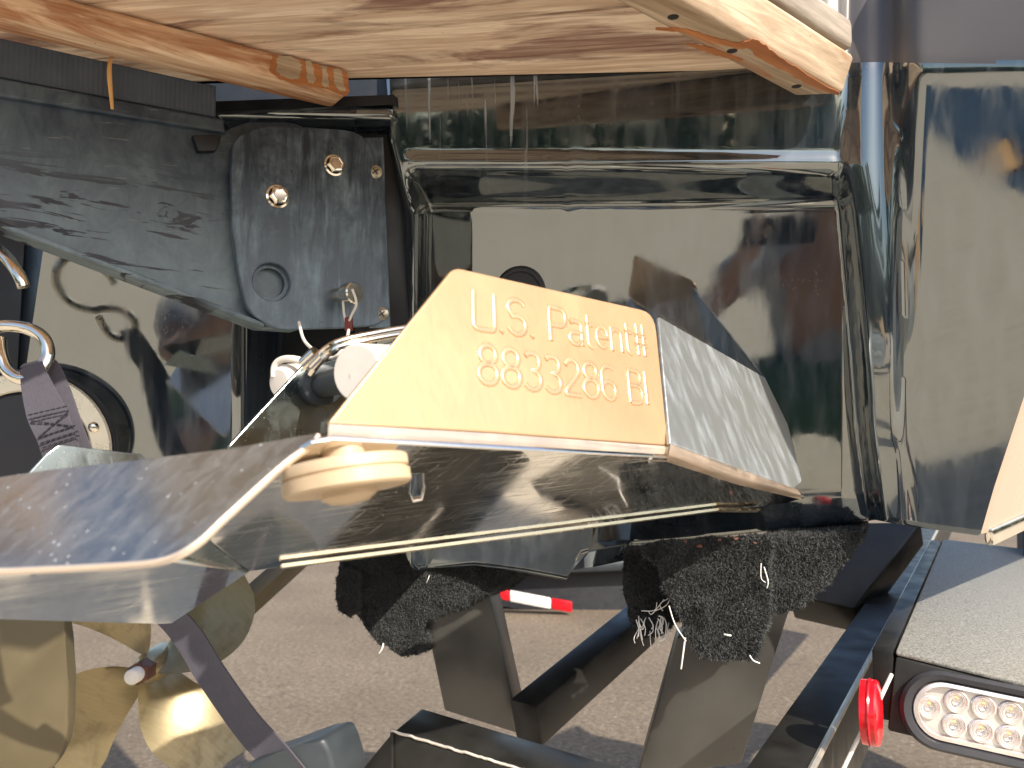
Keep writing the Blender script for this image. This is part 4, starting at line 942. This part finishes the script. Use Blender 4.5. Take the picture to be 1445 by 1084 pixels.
# ------------------------------------------------------------------ parked trailer far behind, seen under the hull
pk = thing('parked_vehicle', 'dark parked vehicle with red and white marker strip seen beneath the hull', 'vehicle', tuple(W(790, 850, 4.3)))
put('body', prism([W(640, 770, 4.25), W(980, 750, 4.25), W(980, 868, 4.25), W(880, 872, 4.25), W(812, 874, 4.25), W(790, 870, 4.25), W(700, 854, 4.25), W(640, 842, 4.25)], (0.0, 1.6, 0), 0.012, 3), M['rubber'], pk)
put('bumper', beam(W(640, 806, 4.2), W(980, 792, 4.2), 0.09, 0.06, 0.02), M['black_pvc'], pk)
for (x0, y0, x1, y1, m, nm) in ((696, 833, 719, 840, 'red', 'red_reflector'), (719, 840, 778, 851, 'white', 'white_reflector'), (778, 851, 808, 856, 'red', 'red_reflector')):
    put(nm, prism([W(x0 + .6, y0 - 6, 4.12), W(x1 - .6, y1 - 6, 4.12), W(x1 - .6, y1 + 9, 4.12), W(x0 + .6, y0 + 9, 4.12)], (0, 0.03, 0), 0.006), M[m], pk)

# ------------------------------------------------------------------ trees behind the photographer (they show in the gloss)
def tree_meshes(seed):
    rnd = random.Random(seed); H = 6.5; bm = bmesh.new()
    sweep_bm(spline([Vector((0, 0, 0)), Vector((.1, .05, 1.5)), Vector((0, .1, 3.2)), Vector((.15, 0, 5.2))], 4), circ(0.2, 8), scale=lambda k: 1 - .75 * k, bm=bm)
    for k in range(7):
        a = rnd.uniform(0, 6.28); z = rnd.uniform(1.8, 4); sweep_bm([Vector((0, 0, z)), Vector((math.cos(a) * .9, math.sin(a) * .9, z + .8)), Vector((math.cos(a) * 1.7, math.sin(a) * 1.7, z + 1.2))], circ(0.07, 6), scale=lambda k: 1 - .7 * k, bm=bm)
    trunk = bm_mesh(bm); V = []; Fc = []
    blobs = [(Vector((rnd.gauss(0, 1.1), rnd.gauss(0, 1.1), rnd.uniform(.8, 6.2))), rnd.uniform(.7, 1.2)) for _ in range(34)]
    for c0, r in blobs:
        for _ in range(120):
            p = c0 + Vector((rnd.gauss(0, 1), rnd.gauss(0, 1), rnd.gauss(0, .8))).normalized() * r * rnd.uniform(.5, 1.05)
            a = Vector((rnd.gauss(0, 1), rnd.gauss(0, 1), rnd.gauss(0, 1))).normalized() * .13; b = a.cross(Vector((rnd.gauss(0, 1), rnd.gauss(0, 1), rnd.gauss(0, 1)))).normalized() * .09
            k = len(V); V += [tuple(p - a), tuple(p + b), tuple(p + a), tuple(p - b)]; Fc.append((k, k + 1, k + 2, k + 3))
    crown = bpy.data.meshes.new('crown'); crown.from_pydata(V, [], Fc); return trunk, crown
tm, cm_ = tree_meshes(4)
tm.materials.append(M['bark']); cm_.materials.append(M['leaf'])
rnd = random.Random(21)
for k in range(18):
    a = rad(95 + 170 * k / 17 + rnd.uniform(-3, 3)); R_ = rnd.uniform(13, 16)
    tt = thing('tree', 'leafy green tree in the row behind the viewer, facing the stern', 'tree', (math.sin(a) * R_, math.cos(a) * R_, 0), 'trees behind the viewer')
    tt.rotation_euler = (0, 0, rnd.uniform(0, 6.28)); s = rnd.uniform(.34, .60); tt.scale = (s, s, s)
    for nm, me in (('trunk', tm), ('crown', cm_)):
        o = bpy.data.objects.new(nm, me); C.objects.link(o); o.parent = tt


# added unseen hedge, darkens the horizon mirrored in the upper transom
rnd = random.Random(8); V = []; Fc = []
for _ in range(15000):
    a = rad(rnd.uniform(85, 275)); r_ = 19 + rnd.uniform(-.5, .5); p = Vector((math.sin(a) * r_, math.cos(a) * r_, rnd.uniform(0.0, 2.3 + .25 * math.sin(a * 23) + rnd.uniform(-.15, .15))))
    u = Vector((rnd.gauss(0, 1), rnd.gauss(0, 1), rnd.gauss(0, 1))).normalized() * .17; w = u.cross(Vector((rnd.gauss(0, 1), rnd.gauss(0, 1), rnd.gauss(0, 1)))).normalized() * .12
    k = len(V); V += [tuple(p - u), tuple(p + w), tuple(p + u), tuple(p - w)]; Fc.append((k, k + 1, k + 2, k + 3))
hm = bpy.data.meshes.new('hedge'); hm.from_pydata(V, [], Fc)
hd = thing('hedge', 'long dark green hedge closing the yard behind the row of trees', 'hedge', (0, -12, 0)); put('foliage', hm, M['leaf'], hd, kind='stuff', smooth=0)

# ------------------------------------------------------------------ added blue sheet in place of a ground shadow mirrored in the hull's right side
from mathutils import noise as nz
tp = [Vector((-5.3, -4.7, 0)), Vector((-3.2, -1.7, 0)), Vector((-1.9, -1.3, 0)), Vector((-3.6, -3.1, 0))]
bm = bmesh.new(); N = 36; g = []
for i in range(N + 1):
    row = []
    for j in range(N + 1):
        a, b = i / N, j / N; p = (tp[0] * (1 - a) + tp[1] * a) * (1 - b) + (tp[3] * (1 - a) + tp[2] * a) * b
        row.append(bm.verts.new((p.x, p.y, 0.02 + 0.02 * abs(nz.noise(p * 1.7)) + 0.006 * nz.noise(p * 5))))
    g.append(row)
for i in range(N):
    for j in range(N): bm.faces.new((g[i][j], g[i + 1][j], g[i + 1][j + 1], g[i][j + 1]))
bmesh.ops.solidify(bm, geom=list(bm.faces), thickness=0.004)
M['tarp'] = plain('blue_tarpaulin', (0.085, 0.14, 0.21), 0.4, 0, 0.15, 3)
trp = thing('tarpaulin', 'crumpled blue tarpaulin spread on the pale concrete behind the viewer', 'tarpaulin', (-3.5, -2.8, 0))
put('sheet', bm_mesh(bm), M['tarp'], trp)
put('strap_band', prism([Vector((-2.75, -1.95, .045)), Vector((-2.35, -1.62, .045)), Vector((-2.30, -1.72, .045)), Vector((-2.7, -2.05, .045))], (0, 0, .006), .002), M['straw'], trp)  # added warm strip standing in for sunlit glints in that shadow

# ------------------------------------------------------------------ the person taking the picture, squatting (mirrored in the gloss)
def skin(joints, edges, root, sub=2):
    names = list(joints); me = bpy.data.meshes.new('s'); me.from_pydata([joints[n][0] for n in names], [(names.index(a), names.index(b)) for a, b in edges], [])
    ob = bpy.data.objects.new('s', me); C.objects.link(ob); ob.modifiers.new('skin', 'SKIN'); sb = ob.modifiers.new('sub', 'SUBSURF'); sb.levels = sb.render_levels = sub
    for i, n in enumerate(names):
        r = joints[n][1]; me.skin_vertices[0].data[i].radius = (r, r) if not isinstance(r, tuple) else r; me.skin_vertices[0].data[i].use_root = (n == root)
    dg = bpy.context.evaluated_depsgraph_get(); out = bpy.data.meshes.new_from_object(ob.evaluated_get(dg)); bpy.data.objects.remove(ob); return out
X0 = 0.06
M['skin'] = plain('skin', (0.36, 0.21, 0.15), 0.5, 0, 0.06); M['shirt'] = plain('grey_shirt', (0.34, 0.33, 0.34), 0.85, 0, 0.08, 20)
M['shorts'] = plain('green_shorts', (0.035, 0.10, 0.045), 0.85, 0, 0.1, 20); M['hair'] = plain('brown_hair', (0.05, 0.03, 0.02), 0.7); M['shoe'] = plain('white_shoe', (0.6, 0.58, 0.56), 0.6)
J = {'pelvis': ((X0, -.56, .36), (.15, .12)), 'belly': ((X0, -.53, .52), (.135, .10)), 'chest': ((X0, -.47, .72), (.155, .105)), 'neck': ((X0, -.42, .87), .055), 'jaw': ((X0, -.375, .95), (.062, .072)), 'brow': ((X0, -.365, 1.03), (.072, .088)), 'crown': ((X0, -.37, 1.09), (.055, .06)), 'nose': ((X0, -.275, .985), .012)}
E = [('pelvis', 'belly'), ('belly', 'chest'), ('chest', 'neck'), ('neck', 'jaw'), ('jaw', 'brow'), ('brow', 'crown'), ('jaw', 'nose')]
shirtJ = {k: (J[k][0], tuple(r + .012 for r in J[k][1])) for k in ('belly', 'chest')}; shirtJ['pelvis'] = ((X0, -.55, .42), (.152, .128)); shirtJ['collar'] = ((X0, -.435, .835), .075); shE = [('pelvis', 'belly'), ('belly', 'chest'), ('chest', 'collar')]
shoJ = {'pelvis': ((X0, -.56, .37), (.165, .135))}; shoE = []
for s_, sx in (('l', -1), ('r', 1)):
    q = lambda x, y, z: (X0 + sx * x, y, z)
    J.update({s_ + 'hip': (q(.10, -.54, .35), .088), s_ + 'knee': (q(.21, -.22, .47), .058), s_ + 'calf': (q(.19, -.34, .30), .054), s_ + 'ankle': (q(.17, -.44, .09), .036), s_ + 'toe': (q(.19, -.24, .045), .034),
              s_ + 'sho': (q(.185, -.44, .80), .055), s_ + 'elb': (q(.26, -.23, .69), .038), s_ + 'wri': (q(.125, -.09, .87), .026), s_ + 'palm': (q(.10, -.062, .925), (.030, .018))})
    E += [('pelvis', s_ + 'hip'), (s_ + 'hip', s_ + 'knee'), (s_ + 'knee', s_ + 'calf'), (s_ + 'calf', s_ + 'ankle'), (s_ + 'ankle', s_ + 'toe'), ('chest', s_ + 'sho'), (s_ + 'sho', s_ + 'elb'), (s_ + 'elb', s_ + 'wri'), (s_ + 'wri', s_ + 'palm')]
    for f in range(4):
        z = .935 + .017 * f; l = (.9, 1, .95, .8)[f]
        J.update({s_ + 'f%da' % f: (q(.092, -.052, z), .0085), s_ + 'f%db' % f: (q(.084, -.052 + .026 * l, z + .004), .0078), s_ + 'f%dc' % f: (q(.068, -.040 + .018 * l, z + .006), .0065)})
        E += [(s_ + 'palm', s_ + 'f%da' % f), (s_ + 'f%da' % f, s_ + 'f%db' % f), (s_ + 'f%db' % f, s_ + 'f%dc' % f)]
    J.update({s_ + 't1': (q(.088, -.072, .945), .010), s_ + 't2': (q(.062, -.060, .962), .0085)}); E += [(s_ + 'palm', s_ + 't1'), (s_ + 't1', s_ + 't2')]
    shirtJ.update({s_ + 'sho': (q(.19, -.44, .80), .072), s_ + 'slv': (q(.235, -.31, .735), .066)}); shE += [('chest', s_ + 'sho'), (s_ + 'sho', s_ + 'slv')]
    shoJ.update({s_ + 'hip': (q(.105, -.53, .36), .108), s_ + 'kn': (q(.195, -.27, .455), .083)}); shoE += [('pelvis', s_ + 'hip'), (s_ + 'hip', s_ + 'kn')]
per = thing('person', 'person squatting to take the picture, in grey shirt and green shorts, holding a phone', 'person', (X0, -.5, 0))
put('body', skin(J, E, 'pelvis'), M['skin'], per, smooth=180)
put('shirt', skin(shirtJ, shE, 'belly'), M['shirt'], per, smooth=180); put('shorts', skin(shoJ, shoE, 'pelvis'), M['shorts'], per, smooth=180)
put('hair', skin({'a': ((X0, -.40, 1.0), (.07, .07)), 'b': ((X0, -.385, 1.07), (.078, .088)), 'c': ((X0, -.38, 1.115), (.05, .055))}, [('a', 'b'), ('b', 'c')], 'b'), M['hair'], per, smooth=180)
for sx in (-1, 1):
    put('shoe', skin({'a': ((X0 + sx * .168, -.46, .045), (.042, .045)), 'b': ((X0 + sx * .18, -.32, .045), (.045, .042)), 'c': ((X0 + sx * .195, -.22, .035), (.042, .032))}, [('a', 'b'), ('b', 'c')], 'a'), M['shoe'], per, smooth=180)
    put('eye', lathe([(0.0, 0.012), (0.008, 0.009), (0.012, 0.0)], (X0 + sx * .03, -.292, 1.02), (0, 1, 0), 12), M['well'], per)
put('mouth', beam((X0 - .024, -.301, .945), (X0 + .024, -.301, .945), .01, .008, .002), M['crimp'], per)
ph = thing('phone', 'dark phone held up in both hands facing the boat', 'phone', (0, -.03, .95))
put('case', prism([(-.055, -.046, .915), (.095, -.046, .915), (.095, -.046, .985), (-.055, -.046, .985)], (0, .009, 0), .003), M['well'], ph)
put('camera_lens', lathe([(0.012, 0), (0.012, .003), (.009, .004), (0, .003)], (0.0, -.037, .95), (0, 1, 0), 20), M['chrome'], ph)
